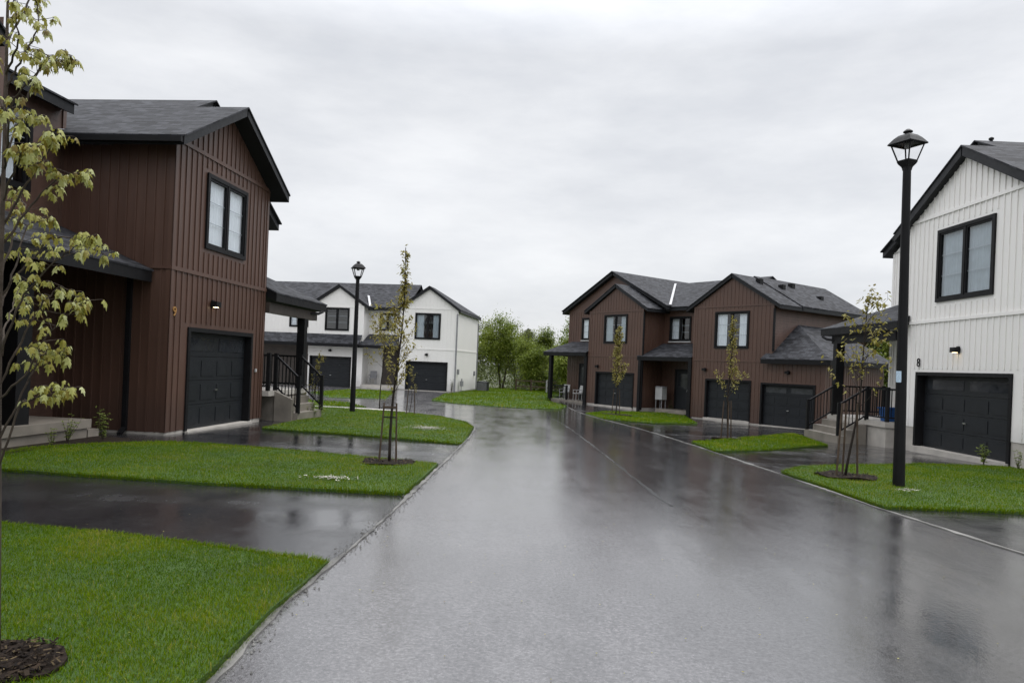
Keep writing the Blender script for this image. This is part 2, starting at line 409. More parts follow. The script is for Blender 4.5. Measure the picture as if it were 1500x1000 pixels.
LAWNS = {
 'front': ([(-1.58, -8), (-1.42, 2), (-1.395, 3.45), (-1.41, 4.4), (-1.365, 5.50), (-2.77, 5.9), (-4.41, 6.21), (-8, 6.95), (-12, 7.7), (-12, -8)], 'green lawn in the left foreground corner'),
 'second': ([(-1.22, 8.62), (-1.13, 11.36), (-3.2, 12.15), (-5.3, 12.7), (-6.1, 12.75), (-7.0, 11.9), (-7.5, 11.1), (-7.25, 9.3), (-6.46, 9.06), (-3.71, 8.74)], 'green lawn between the two left driveways'),
 'third': ([(-.98, 14.78), (-.95, 16.8), (-.98, 19.3), (-1.30, 21.25), (-2.2, 23.1), (-3.2, 24.15), (-4.5, 24.75), (-6.6, 24.95), (-9, 25.0), (-9, 21.5), (-6.2, 20.8), (-5.55, 19.4), (-5.58, 16.12), (-3.23, 15.6)], 'green lawn with the far street lamp on it'),
 'strip': ([(-12, 26.2), (-6.9, 25.6), (-5.3, 26.2), (-6.6, 29.2), (-7.6, 29.0), (-12, 29.5)], 'small lawn strip across the side road'),
 'whitefront': ([(-8.3, 32.7), (-6.0, 34.2), (-7.2, 44.4), (-9.9, 44.8), (-10.4, 37)], 'small lawn between the white house driveways'),
 'whiteside': ([(-3.86, 34.9), (-2.6, 33.6), (-.9, 33), (1.04, 33.04), (2.4, 34.6), (3.0, 38), (2.1, 43.6), (2.9, 47), (5, 62), (-4, 64), (-3.45, 47.8), (-4.1, 44.9)], 'green lawn between the white and the brown far houses'),
 'brownleft': ([(3.40, 31.9), (4.5, 35.2), (6.3, 37.4), (8.6, 38.6), (9.2, 37.4), (7.9, 30.0), (5.5, 26.9), (3.74, 28.5)], 'lawn in front of the left brown far house'),
 'brownright': ([(4.62, 17.9), (6.41, 19.97), (10.0, 25.0), (8.6, 19.2), (6.22, 16.85), (4.54, 15.7)], 'lawn in front of the right brown garages'),
 'eight': ([(4.80, 12.45), (5.46, 13.3), (8.66, 15.0), (10.5, 15.2), (10.78, 14.5), (10.78, 9.7), (6.76, 9.3), (4.90, 9.22)], 'green lawn with the near street lamp on it'),
}
def bul(poly):
    cx = sum(p[0] for p in poly)/len(poly); cy = sum(p[1] for p in poly)/len(poly)
    return lambda x, y: .02*math.sin(x*1.3)*math.cos(y*.9)
LOFF = .050
for k, (poly, lab) in LAWNS.items():
    sheet('lawn', poly, M['lawn'], LOFF, .6, lab, skirt=.1, wobble=.02, bulge=bul(poly))
def grit():
    mb = MB()
    for a, b in zip(EDGE[1:-3], EDGE[2:-2]):
        a = Vector(a); b = Vector(b); L_ = (b-a).length; d = (b-a)/L_; nn = Vector((-d.y, d.x))
        for _ in range(int(L_*130)):
            p = a.lerp(b, rnd.random())+nn*rnd.gauss(0, .05); q = rnd.uniform(.003, .011)*(1.6 if rnd.random() < .08 else 1)
            z = G(p.x, p.y)+.028; k = rnd.uniform(0, 3); c_, s_ = math.cos(k)*q, math.sin(k)*q
            t = (p.x+rnd.uniform(-.3, .3)*q, p.y+rnd.uniform(-.3, .3)*q, z+q*rnd.uniform(.7, 1.3))
            r4 = [(p.x+c_, p.y+s_, z), (p.x-s_*.8, p.y+c_*.8, z), (p.x-c_, p.y-s_, z), (p.x+s_*.7, p.y-c_*.7, z)]
            for i in range(4): mb.poly([r4[i], r4[(i+1) % 4], t])
    return tag(mb.build('gravel', M['edge']), 'loose grit along the left edge of the road', 'gravel', kind='stuff')
grit()
def disc(cx, cy, rx, ry, n=18, j=.12):
    return [(cx+rx*math.cos(2*math.pi*i/n)*(1+rnd.uniform(-j, j)), cy+ry*math.sin(2*math.pi*i/n)*(1+rnd.uniform(-j, j))) for i in range(n)]
MULCH = [((-2.58, 3.40), .46, .26, 'dark mulch ring at the foot of the big maple'), ((-1.87, 11.2), .42, .36, 'mulch ring round the staked tree on the left lawn'),
         ((5.79, 12.15), .5, .42, 'mulch ring round the staked tree beside the near lamp'), ((6.03, 19.73), .38, .34, 'mulch ring on the lawn of the brown garages'), ((4.9, 32.9), .75, .7, 'mulch ring on the lawn of the left brown house')]
for (c, rx, ry, lab) in MULCH:
    sheet('mulch_bed', disc(c[0], c[1], rx, ry), M['mulch'], LOFF+.03, .25, lab, skirt=.06, bulge=lambda x, y: .02*math.sin(x*9)*math.cos(y*8))
sheet('mulch_bed', [(-7.3, 10.1), (-7.15, 11.6), (-6.65, 12.5), (-6.95, 13.0), (-7.9, 13.2), (-8.9, 12.5), (-8.8, 10.2)], M['mulch'], .05, .4, 'dark mulch bed in front of the near porch', skirt=.08)
def strewn(cx, cy, rx, ry, nfl, lab):
    mb = MB()
    for _ in range(nfl):
        a = rnd.uniform(0, 6.283); r_ = abs(rnd.gauss(0, .45)); x = cx+rx*r_*math.cos(a); y = cy+ry*r_*math.sin(a); q = rnd.uniform(.006, .022); b = rnd.uniform(0, 3.14)
        z = G(x, y)+LOFF+rnd.uniform(.03, .052); ca, sa = math.cos(b)*q, math.sin(b)*q
        mb.poly([(x-ca, y-sa, z+rnd.uniform(-.008, .008)), (x+sa*.6, y-ca*.6, z), (x+ca, y+sa, z+rnd.uniform(-.008, .008)), (x-sa*.6, y+ca*.6, z+.004)])
    o = mb.build('straw_scatter', M['sand'], None); return tag(o, lab, 'straw', kind='stuff')
strewn(-2.31, 9.33, .40, .17, 230, 'pale scraps strewn on the lawn between the driveways')
strewn(-2.05, 17.9, .55, .70, 900, 'pale scraps strewn on the lawn below the far lamp')
strewn(5.95, 10.6, .3, .12, 120, 'pale scraps on the lawn beside the near lamp')
sheet('path', [(-10, 25.05), (-4.6, 24.98), (-3.6, 25.3), (-5.0, 25.75), (-10, 25.6)], M['concrete'], .05, .6, 'pale concrete path behind the lamp lawn', skirt=.06)

mc = MB(); mt_ = []
for (c, rx, ry, lab) in MULCH[:3]:
    for _ in range(900 if c[1] < 5 else 350):
        a = rnd.uniform(0, 6.283); r_ = math.sqrt(rnd.random())*1.03; x = c[0]+rx*r_*math.cos(a); y = c[1]+ry*r_*math.sin(a); z = G(x, y)+LOFF+.03+.02*math.sin(x*9)*math.cos(y*8)+rnd.uniform(.0, .022)
        d = Vector((rnd.uniform(-1, 1), rnd.uniform(-1, 1), rnd.uniform(-.5, .5))).normalized()*rnd.uniform(.008, .024); w_ = Vector((-d.y, d.x, 0))*rnd.uniform(.2, .5); p = Vector((x, y, z))
        mc.poly([p-d-w_, p+d-w_, p+d+w_, p-d+w_]); mt_.extend([min(1, max(0, rnd.random()**2.2))]*4)
M['chip'] = leafmat('bark_chip', [(0, (.008, .006, .005)), (.6, (.035, .024, .016)), (1, (.13, .10, .05))], .0, .8, spec=.1)
tag(mc.build('mulch', M['chip'], tint=mt_), 'loose dark bark chips round the feet of the young trees', 'mulch', kind='stuff')
# grass blades
def inpoly(x, y, poly):
    c = False; j = len(poly)-1
    for i in range(len(poly)):
        xi, yi = poly[i]; xj, yj = poly[j]
        if (yi > y) != (yj > y) and x < (xj-xi)*(y-yi)/(yj-yi)+xi: c = not c
        j = i
    return c
from mathutils import noise as mnoise
gm = MB(); gt = []
def blades(poly, dens, hgt, wid, clip=None, bfn=None):
    xs = [p[0] for p in poly]; ys = [p[1] for p in poly]
    x0, x1, y0, y1 = min(xs), max(xs), min(ys), max(ys)
    if clip: x0 = max(x0, clip[0]); x1 = min(x1, clip[1]); y0 = max(y0, clip[2]); y1 = min(y1, clip[3])
    n = int((x1-x0)*(y1-y0)*dens)
    for _ in range(n):
        x = rnd.uniform(x0, x1); y = rnd.uniform(y0, y1)
        if not inpoly(x, y, poly): continue
        skip = False
        for (c, rx, ry, _l) in MULCH:
            if ((x-c[0])/rx)**2+((y-c[1])/ry)**2 < .95: skip = rnd.random() < .93
        if skip: continue
        nz = mnoise.noise((x*1.1, y*1.1, 0))*.5+mnoise.noise((x*4, y*4, 3))*.35
        h = hgt*rnd.uniform(.5, 1.25)*(1+nz*.5); a = rnd.uniform(0, 6.283); w = wid*rnd.uniform(.6, 1.3)
        ln = rnd.uniform(.1, .9)*h; b = rnd.uniform(0, 6.283)
        z = G(x, y)+LOFF+.02*math.sin(x*1.3)*math.cos(y*.9)-.008
        dx, dy = math.cos(a)*w, math.sin(a)*w; lx, ly = math.cos(b)*ln, math.sin(b)*ln
        k = len(gm.v)
        gm.v += [(x-dx, y-dy, z), (x+dx, y+dy, z), (x+dx*.7+lx*.35, y+dy*.7+ly*.35, z+h*.62), (x-dx*.7+lx*.35, y-dy*.7+ly*.35, z+h*.62), (x+lx, y+ly, z+h*rnd.uniform(.75, 1))]
        gm.f += [(k, k+1, k+2, k+3), (k+3, k+2, k+4)]; gm.uv += [(0, 0)]*7
        t = min(.98, max(0, .46+nz*.75+rnd.gauss(0, .2)))
        if rnd.random() < .02: t = 1
        gt.extend([t]*5)
def fringe(poly, per_m, hgt, wid, xmax=9):
    n = len(poly)
    for i in range(n):
        a = Vector(poly[i]); b = Vector(poly[(i+1) % n]); L_ = (b-a).length; d = (b-a)/max(L_, 1e-6); nn = Vector((d.y, -d.x))
        if inpoly(*((a+b)/2+nn*.02), poly): nn = -nn
        if max(a.y, b.y) < 2.5: continue
        for _ in range(int(L_*per_m)):
            p = a+d*rnd.uniform(0, L_)+nn*rnd.uniform(-.04, .022)
            if p.y < 2.8: continue
            h = hgt*rnd.uniform(.35, 1.2); z = G(p.x, p.y)+LOFF-.045*rnd.random(); w = wid*rnd.uniform(.6, 1.3); e = nn*rnd.uniform(.1, .8)*h+d*rnd.uniform(-.5, .5)*h; c_ = d*w
            k = len(gm.v)
            gm.v += [(p.x-c_.x, p.y-c_.y, z), (p.x+c_.x, p.y+c_.y, z), (p.x+c_.x*.7+e.x*.4, p.y+c_.y*.7+e.y*.4, z+h*.6), (p.x-c_.x*.7+e.x*.4, p.y-c_.y*.7+e.y*.4, z+h*.6), (p.x+e.x, p.y+e.y, z+h*rnd.uniform(.6, 1))]
            gm.f += [(k, k+1, k+2, k+3), (k+3, k+2, k+4)]; gm.uv += [(0, 0)]*7
            gt.extend([min(.97, max(0, .45+rnd.gauss(0, .2)))]*5)
for k_, pm, hg, wd_ in (('front', 900, .05, .0025), ('second', 600, .05, .0035), ('third', 300, .055, .0055), ('eight', 480, .055, .004), ('brownright', 260, .06, .006), ('brownleft', 120, .07, .01), ('whiteside', 50, .08, .014)): fringe(LAWNS[k_][0], pm, hg, wd_)
blades(LAWNS['front'][0], 11000, .036, .0020, (-4.8, -1.3, 3.0, 7.0))
blades(LAWNS['second'][0], 3600, .038, .0027)
blades(LAWNS['third'][0], 1250, .042, .0043)
blades(LAWNS['eight'][0], 2500, .042, .0031)
blades(LAWNS['brownright'][0], 900, .065, .0055)
blades(LAWNS['brownleft'][0], 320, .075, .009)
blades(LAWNS['whiteside'][0], 130, .08, .013, (-5, 6, 33, 62))
blades(LAWNS['whitefront'][0], 160, .08, .012); blades(LAWNS['strip'][0], 250, .08, .01)
go = gm.build('grass', M['blade'], tint=gt); tag(go, 'short wet green grass blades covering the lawns', 'grass', kind='stuff')

# ------------------------------------------------------------------ house pieces
def rect_wall(mb, axis, c, a0, a1, z0, z1, holes=()):
    """wall sheet in plane y=c (axis 'y') or x=c (axis 'x') with rectangular holes (a0,a1,z0,z1)"""
    A = sorted({a0, a1, *[v for h in holes for v in h[:2]]}); Z = sorted({z0, z1, *[v for h in holes for v in h[2:]]})
    A = [a for a in A if a0 <= a <= a1]; Z = [z for z in Z if z0 <= z <= z1]
    def P(a, z): return (a, c, z) if axis == 'y' else (c, a, z)
    for i in range(len(A)-1):
        for j in range(len(Z)-1):
            am = (A[i]+A[i+1])/2; zm = (Z[j]+Z[j+1])/2
            if any(h[0] < am < h[1] and h[2] < zm < h[3] for h in holes): continue
            mb.poly([P(A[i], Z[j]), P(A[i+1], Z[j]), P(A[i+1], Z[j+1]), P(A[i], Z[j+1])])
def battens(mb, axis, c, a0, a1, z0, zt, holes=(), belts=(), sp=.2, w=.034, d=.02, out=-1):
    n = max(1, round((a1-a0)/sp)); sp = (a1-a0)/n
    for i in range(n+1):
        a = a0+i*sp; lo = a-w/2; hi = a+w/2
        if i == 0: lo, hi = a0-.02, a0+.09
        if i == n: lo, hi = a1-.09, a1+.02
        top = zt(a) if callable(zt) else zt
        segs = [(z0, top)]
        for h in holes:
            if h[0]-.10 < hi and lo < h[1]+.10:
                ns = []
                for s0, s1 in segs:
                    if h[3]+.09 < s1: ns.append((max(s0, h[3]+.09), s1))
                    if h[2]-.09 > s0: ns.append((s0, min(s1, h[2]-.09)))
                segs = ns
        for s0, s1 in segs:
            if s1-s0 < .03: continue
            if axis == 'y':
                y0, y1 = sorted((c-.002*out*-1*-1, c+d*out)); mb.box(lo, hi, y0, y1, s0, s1)
            else:
                x0, x1 = sorted((c, c+d*out)); mb.box(x0, x1, lo, hi, s0, s1)
    for z in belts:
        if axis == 'y':
            y0, y1 = sorted((c, c+(d+.012)*out)); mb.box(a0-.024, a1+.024, y0, y1, z-.05, z+.03)
        else:
            x0, x1 = sorted((c, c+(d+.012)*out)); mb.box(x0, x1, a0-.018, a1+.018, z-.05, z+.03)

def roof_part(H, polys, name='roof', mat='shingle', fas=.17, inset=.985):
    fmat = 'black' if name != 'roof' else 'fascia'
    mb = MB(); fb = MB()
    for pts in polys:
        pts = [Vector(p) for p in pts]
        nrm = (pts[1]-pts[0]).cross(pts[2]-pts[0]).normalized()
        if nrm.z < 0: nrm = -nrm; pts = list(reversed(pts))
        h = Vector((0, 0, 1)).cross(nrm)
        h = h.normalized() if h.length > 1e-4 else Vector((1, 0, 0))
        up = nrm.cross(h)
        top = [p+Vector((0, 0, .035)) for p in pts]
        mb.poly(top, [(p.dot(h), p.dot(up)) for p in top])
        n = len(pts)
        mb.poly(list(reversed(pts)))
        for i in range(n): mb.poly([pts[i], pts[(i+1) % n], top[(i+1) % n], top[i]])
        c = sum(pts, Vector())/n
        ins = [c+Vector(((p-c).x*inset, (p-c).y*inset, (p-c).z*inset)) for p in pts]
        fb.prism([p-Vector((0, 0, .002)) for p in ins], (0, 0, -fas))
    o = mb.build(name, M[mat], H, uv=True)
    if fas: fb.build('fascia', M[fmat], o)
    return o
def gable(xc, hl, hr, zr, s, y0, y1):
    return [[(xc, y0, zr), (xc, y1, zr), (xc-hl, y1, zr-s*hl), (xc-hl, y0, zr-s*hl)], [(xc, y0, zr), (xc+hr, y0, zr-s*hr), (xc+hr, y1, zr-s*hr), (xc, y1, zr)]]

def window(H, x0, x1, z0, z1, y, curtain='both', bars=True, sill=False, mull=True, fw=.085, cm='curtain'):
    f = MB(); d0, d1 = y-.045, y+.02
    f.box(x0, x1, d0, d1, z0, z0+fw); f.box(x0, x1, d0, d1, z1-fw, z1)
    f.box(x0, x0+fw, d0, d1, z0+fw, z1-fw); f.box(x1-fw, x1, d0, d1, z0+fw, z1-fw)
    xm = (x0+x1)/2; s0, s1 = y-.022, y+.035; sw = .045
    cells = [(x0+fw, xm-.035), (xm+.035, x1-fw)] if mull else [(x0+fw, x1-fw)]
    if mull: f.box(xm-.035, xm+.035, d0+.008, d1, z0+fw, z1-fw)
    for a, b in cells:
        f.box(a, a+sw, s0, s1, z0+fw, z1-fw); f.box(b-sw, b, s0, s1, z0+fw, z1-fw)
        f.box(a+sw, b-sw, s0, s1, z0+fw, z0+fw+sw); f.box(a+sw, b-sw, s0, s1, z1-fw-sw, z1-fw)
    wo = f.build('window', M['black'], H)
    for a, b in cells:
        p = MB()
        p.poly([(a+sw, y+.012, z0+fw+sw), (b-sw, y+.012, z0+fw+sw), (b-sw, y+.012, z1-fw-sw), (a+sw, y+.012, z1-fw-sw)])
        hh = z1-z0-2*fw-2*sw
        for k in (1, 2):
            if not bars: continue
            gr = MB(); gr.box(a+sw, b-sw, y+.018, y+.026, z0+fw+sw+hh*k/3-.009, z0+fw+sw+hh*k/3+.009); gr.build('grille', M['grille'], wo)
        p.build('pane', M['glass'], wo)
    c = MB()
    def drape(a, b, dy=.14, am=1.0):
        n = max(6, int((b-a)/.035)); prev = None
        for i in range(n+1):
            x = a+(b-a)*i/n; yy = y+dy+am*(.022*math.sin(i*1.9)+.01*math.sin(i*.7))
            if prev: c.poly([(prev[0], prev[1], z0-.1), (x, yy, z0-.1), (x, yy, z1+.1), (prev[0], prev[1], z1+.1)])
            prev = (x, yy)
    w = x1-x0
    if curtain == 'both': drape(x0, x0+w*.34, .075, .6); drape(x1-w*.3, x1, .075, .6)
    elif curtain == 'full': drape(x0+.02, x1-.02, .062, .35)
    elif curtain == 'left': drape(x0, x0+w*.52)
    elif curtain == 'most': drape(x0+.02, x0+w*.80, .07, .5)
    elif curtain == 'blind':
        k = z0
        while k < z1: c.box(x0, x1, y+.10, y+.112, k, k+.032); k += .04
    if c.f: c.build('curtain', M[cm], wo, smooth=(curtain != 'blind'))
    if sill:
        sb = MB(); sb.box(x0-.03, x1+.03, y-.07, y, z0-.06, z0-.002); sb.build('sill', M['palegrey'], wo)
    return wo

def garage(H, x0, x1, z0, z1, y, handle=True, lights=True, depth=.2, label=None):
    fr = MB(); fw = .09
    fr.box(x0, x0+fw, y-.035, y+depth, z0, z1); fr.box(x1-fw, x1, y-.035, y+depth, z0, z1); fr.box(x0+fw, x1-fw, y-.034, y+depth, z1-fw, z1)
    d = MB(); a0, a1 = x0+fw+.004, x1-fw-.004; zb = z0+.08; zt = z1-fw-.004
    ns = 4; hh = (zt-zb)/ns; yd = y+depth-.06; cols = 4
    for k in range(ns):
        d.box(a0, a1, yd, yd+.05, zb+k*hh+.004, zb+(k+1)*hh-.004)
        if k == ns-1 and lights: continue
        cw = (a1-a0)/cols
        for c in range(cols):
            d.box(a0+c*cw+.07, a0+(c+1)*cw-.07, yd-.012, yd, zb+k*hh+.09, zb+(k+1)*hh-.09)
    go_ = d.build('garage_door', M['door'], H); soft(go_, .003)
    if label: go_['label'] = label
    fo = fr.build('frame', M['black'], go_)
    if lights:
        g_ = MB(); k = ns-1; cw = (a1-a0)/2; b = MB()
        for c in range(2):
            g_.box(a0+c*cw+.12, a0+(c+1)*cw-.12, yd-.010, yd-.004, zb+k*hh+.12, zb+(k+1)*hh-.10)
        pm = g_.build('window', M['doorglass'], go_)
    if handle:
        t = MB(); xm = (x0+x1)/2; t.box(xm-.06, xm+.06, yd-.05, yd-.03, zb+hh*1.55, zb+hh*1.55+.022); t.box(xm-.012, xm+.012, yd-.05, yd, zb+hh*1.55-.01, zb+hh*1.55+.03)
        t.build('handle', M['steel'], go_)
    s = MB(); s.box(x0, x1, y-.10, y+depth, z0-.3, z0+.075); s.build('threshold', M['concrete'], go_)
    return go_
M['doorglass'] = simple('door_lite', (.03, .033, .038), .08, .2, 1.5)

def front_door(H, x0, x1, z0, z1, y, mat='door'):
    d = MB(); d.box(x0, x1, y-.03, y, z0, z1)
    d.box(x0+.12, x1-.12, y-.04, y-.03, z0+.15, z0+.95)
    o = d.build('front_door', M[mat], H)
    f = MB(); f.box(x0-.1, x0, y-.05, y, z0, z1+.1); f.box(x1, x1+.1, y-.05, y, z0, z1+.1); f.box(x0, x1, y-.049, y, z1, z1+.1)
    f.build('frame', M['black'], o)
    g_ = MB(); g_.box(x0+.14, x1-.14, y-.036, y-.031, z0+1.1, z1-.15); g_.build('window', M['doorglass'], o)
    h = MB(); h.box(x1-.1, x1-.07, y-.09, y-.03, z0+.95, z0+1.1); h.build('handle', M['steel'], o)
    return o

def wall_lamp(H, x, z, y, lit=False):
    b = MB(); b.box(x-.10, x+.10, y-.16, y-.022, z-.06, z+.06); b.box(x-.05, x+.05, y-.03, y, z-.09, z+.09)
    o = soft(b.build('wall_lamp', M['black'], H), .004)
    if lit:
        e = MB(); e.box(x-.05, x+.05, y-.13, y-.05, z-.068, z-.062); e.build('bulb', M['warm'], o)
    return o
def number(H, txt, x, z, y, size, mat):
    cu = bpy.data.curves.new('house_number', 'FONT'); cu.body = txt; cu.size = size; cu.extrude = .008; cu.align_x = 'CENTER'; cu.align_y = 'CENTER'
    tmp = bpy.data.objects.new('tmp', cu); COL.objects.link(tmp)
    dg = bpy.context.evaluated_depsgraph_get(); me = bpy.data.meshes.new_from_object(tmp.evaluated_get(dg))
    bpy.data.objects.remove(tmp); me.materials.clear(); me.materials.append(mat)
    me.transform(Matrix.Translation((x, y, z)) @ Matrix.Rotation(R(90), 4, 'X'))
    o = bpy.data.objects.new('house_number', me); COL.objects.link(o); o.parent = H; return o
def downspout(H, x, y, z0, z1, mat='black', ex=.09):
    b = MB(); b.box(x-.04, x+.04, y-.07, y, z0+.12, z1); b.bar((x, y-.035, z0+.13), (x, y-.25, z0+.03), .08, .06)
    b.box(x-.05, x+.05, y-.075, y, z1-.03, z1+.04)
    return b.build('downspout', M[mat], H)
def gutter(H, p, q, mat='black', s=.11):
    b = MB(); b.bar(p, q, s, s); return b.build('gutter', M[mat], H)
def railing(H, p, q, h=.92, gap=.11, posts=(True, True), pw=.09):
    """sloped or level railing between the foot points p and q"""
    p = Vector(p); q = Vector(q); b = MB(); up = Vector((0, 0, 1))
    b.bar(p+up*h, q+up*h, .06, .05); b.bar(p+up*.12, q+up*.12, .04, .04)
    n = max(1, int((q-p).length/gap))
    for i in range(1, n):
        a = p.lerp(q, i/n); b.bar(a+up*.12, a+up*h, .02)
    o = b.build('railing', M['black'], H)
    for k, a in ((0, p), (1, q)):
        if posts[k]:
            t = MB(); t.box(a.x-pw/2, a.x+pw/2, a.y-pw/2, a.y+pw/2, a.z-.02, a.z+h+.06); t.build('post', M['black'], o)
    return o


class Foundation:
    """each strip of concrete footing is a part of its own"""
    def __init__(s): s.b = []
    def box(s, *a): s.b.append(a)
    def build(s, name, mat, parent):
        for a in s.b: m_ = MB(); m_.box(*a); m_.build(name, mat, parent)

# ------------------------------------------------------------------ near left row: brown house 9
H9 = thing('townhouse', 'dark brown townhouse row at left with a gold 9 above its garage', 'house', (-6.81, 14.05, 0), R(84.6))
w = MB()
gh = (.68, 3.60, -.06, 2.20); wh = (1.20, 3.02, 3.92, 5.54)
def zt9(x): return 7.24-.57*abs(x-2.115)-.19
rect_wall(w, 'y', 0, 0, 4.23, .07, 5.84, [gh, wh])
w.poly([(0, 0, 5.84), (4.23, 0, 5.84), (4.23, 0, 5.88), (2.115, 0, 7.10), (0, 0, 5.88)])
battens(w, 'y', 0, 0, 4.23, .07, zt9, [gh, wh], [3.35, 5.90])
rect_wall(w, 'x', 0, 0, 2.4, .07, 5.92)
battens(w, 'x', 0, 0, 2.36, .07, 5.78, sp=.2, out=-1)
w.box(-.034, -.002, 0, .42, 3.31, 3.37)
rect_wall(w, 'x', 4.23, 0, 1.6, .07, 5.92); battens(w, 'x', 4.23, 0, 1.55, .07, 5.78, out=1)
rect_wall(w, 'y', 1.6, 4.23, 7.0, .07, 5.66); battens(w, 'y', 1.6, 4.25, 7.0, .07, 5.6)
rect_wall(w, 'x', 7.0, 1.6, 11, -.2, 5.7)
w.poly([(4.2, 1.6, 5.6), (7.0, 1.6, 5.6), (7.0, 1.6, 5.68), (4.2, 1.6, 7.15)])
rect_wall(w, 'y', 11, -14, 7.0, -.2, 5.7)
w.poly([(-.4, 11, 5.7), (7.0, 11, 5.7), (3.3, 11, 7.65)])
# the neighbouring garage block of the same row
gh2 = (-8.7, -5.8, -.06, 2.2); wh2 = (-8.2, -6.3, 3.92, 5.54)
rect_wall(w, 'y', 0, -9.4, -4.25, .07, 5.9, [gh2, wh2]); battens(w, 'y', 0, -9.4, -4.25, .07, 5.9, [gh2, wh2], [3.35])
w.poly([(-9.4, 0, 5.9), (-4.25, 0, 5.9), (-7.08, 0, 7.3)])
rect_wall(w, 'x', -4.25, 0, 2.36, .07, 6.2); rect_wall(w, 'x', -9.4, 0, 11, .07, 6)
wo = w.build('wall', M['brown'], H9)
c = MB(); wh3 = (-2.45, -.87, 4.56, 6.10)
rect_wall(c, 'y', 2.36, -4.25, 0, .2, 6.45, [wh3]); c.box(-.09, -.002, 2.335, 2.36, 3.9, 6.4)
c.build('clapboard_wall', M['brownclap'], H9)
f = Foundation(); f.box(-.0, .68, .012, .3, -.35, .07); f.box(3.60, 4.22, .012, .3, -.35, .07); f.box(.012, .25, .3, 2.36, -.35, .07); f.box(3.98, 4.21, .3, 1.7, -.35, .07)
f.box(4.25, 6.98, 1.62, 1.9, -.35, .07); f.box(6.7, 6.98, 1.9, 11, -.4, .07); f.box(-9.4, -8.7, .012, .3, -.3, .07); f.box(-5.8, -4.27, .012, .3, -.3, .07)
f.build('foundation', M['concrete'], H9)
garage(H9, *gh[:2], -.04, 2.2, 0); garage(H9, *gh2[:2], -.04, 2.2, 0)
window(H9, *wh, 0, 'full'); window(H9, *wh2, 0, 'both'); window(H9, *wh3, 2.36, 'most')
roof_part(H9, gable(2.115, 2.52, 2.46, 7.24, .57, -.42, 3.0))
roof_part(H9, gable(3.3, 3.70, 4.05, 7.83, .545, 1.0, 11.2), fas=.2)
roof_part(H9, [[(-9, 2.05, 6.48), (-.06, 2.05, 6.48), (-.06, 6.5, 8.05), (-9, 6.5, 8.05)], [(-9, 6.5, 8.05), (-.06, 6.5, 8.05), (-.06, 11.2, 6.4), (-9, 11.2, 6.4)]], fas=.2)
roof_part(H9, gable(-7.08, 2.75, 2.75, 7.5, .58, -.16, 4.5))
gutter(H9, (-.43, -.38, 5.74), (-.43, 2.0, 5.74))
fl = MB(); fl.poly([(-.35, 2.2, 5.92), (-.18, 2.2, 5.98), (-.05, 2.9, 6.10), (-.2, 2.9, 6.04)]); fl.build('flashing', M['flash'], H9)
# porch between the blocks
roof_part(H9, [[(-4.24, .34, 3.24), (-.03, .34, 3.24), (-.03, 2.34, 4.06), (-4.24, 2.34, 4.06)]], 'porch_roof', fas=.22)
s = MB(); s.box(-4.22, -1.3, .68, 2.34, -.3, .24); s.box(-4.23, -1.24, .64, 2.34, .245, .40)
so = soft(s.build('porch_floor', M['darkconcrete'], H9), .012)
s = MB(); s.box(-1.24, -.95, .70, 2.3, -.3, .20); soft(s.build('step', M['darkconcrete'], H9), .012)
p = MB(); p.box(-2.85, -2.55, .78, 1.08, .40, 3.3); p.build('porch_post', M['black'], H9)
front_door(H9, -2.6, -1.6, .42, 2.5, 2.34)
downspout_o = MB(); downspout_o.box(-.09, -.022, .76, .85, .1, 3.2); downspout_o.bar((-.05, .8, .14), (-.25, .78, .03), .08, .06); downspout_o.build('downspout', M['black'], H9)
# far side porch with steps to the street
P0 = 4.26
roof_part(H9, [[(P0, -.30, 3.27), (7.95, -.30, 3.27), (6.3, 1.58, 4.15), (P0, 1.58, 4.15)], [(7.95, -.30, 3.27), (7.95, 4.5, 3.27), (7.03, 3.4, 3.9), (6.99, 1.58, 3.86), (6.3, 1.58, 4.15)]], 'porch_roof', fas=.2)
bm_ = MB(); bm_.box(P0, 7.6, -.12, .06, 2.78, 3.04); bm_.build('porch_beam', M['darkwood'], H9)
p = MB(); p.box(6.62, 6.84, -.13, .09, .76, 2.78); p.build('porch_post', M['black'], H9)
s = MB(); s.box(P0+.46, 6.95, -.14, 1.58, -.35, .62); s.build('porch_base', M['darkconcrete'], H9)
s = MB(); s.box(P0+.02, 7.0, -.18, 1.585, .625, .76); so = soft(s.build('porch_floor', M['concrete'], H9), .01)
for i, (z, y1, y0) in enumerate(((.57, -.18, -.38), (.38, -.38, -.58), (.19, -.58, -.78))):
    s = MB(); s.box(P0+.502, 6.5, y0, y1-.002, -.35, z); soft(s.build('step', M['darkconcrete'], H9), .012)
s = MB(); s.hexa([(P0+.38, -.66, -.35), (P0+.50, -.66, -.35), (P0+.50, -.185, -.35), (P0+.38, -.185, -.35), (P0+.38, -.66, .55), (P0+.50, -.66, .55), (P0+.50, -.185, .745), (P0+.38, -.185, .745)]); s.build('step_cheek', M['darkconcrete'], H9)
railing(H9, (P0+.55, -.12, .76), (P0+.55, -.76, .19)); railing(H9, (6.5, -.12, .76), (6.5, -.76, .19))
railing(H9, (P0+.1, 1.45, .76), (P0+.1, -.12, .76), posts=(False, True)); railing(H9, (6.9, -.1, .76), (6.9, 1.5, .76), posts=(False, True))
front_door(H9, 4.6, 5.55, .78, 2.85, 1.58)
g_ = MB(); g_.tube([(7.5, -.33, 3.05), (7.35, -.25, 2.98), (6.95, -.03, 2.95), (6.85, -.02, 2.8)], [.04]*4, 8); g_.build('downspout', M['black'], H9)
wall_lamp(H9, 1.63, 2.75, 0, True); number(H9, '9', .14, 2.47, -.03, .27, M['gold'])
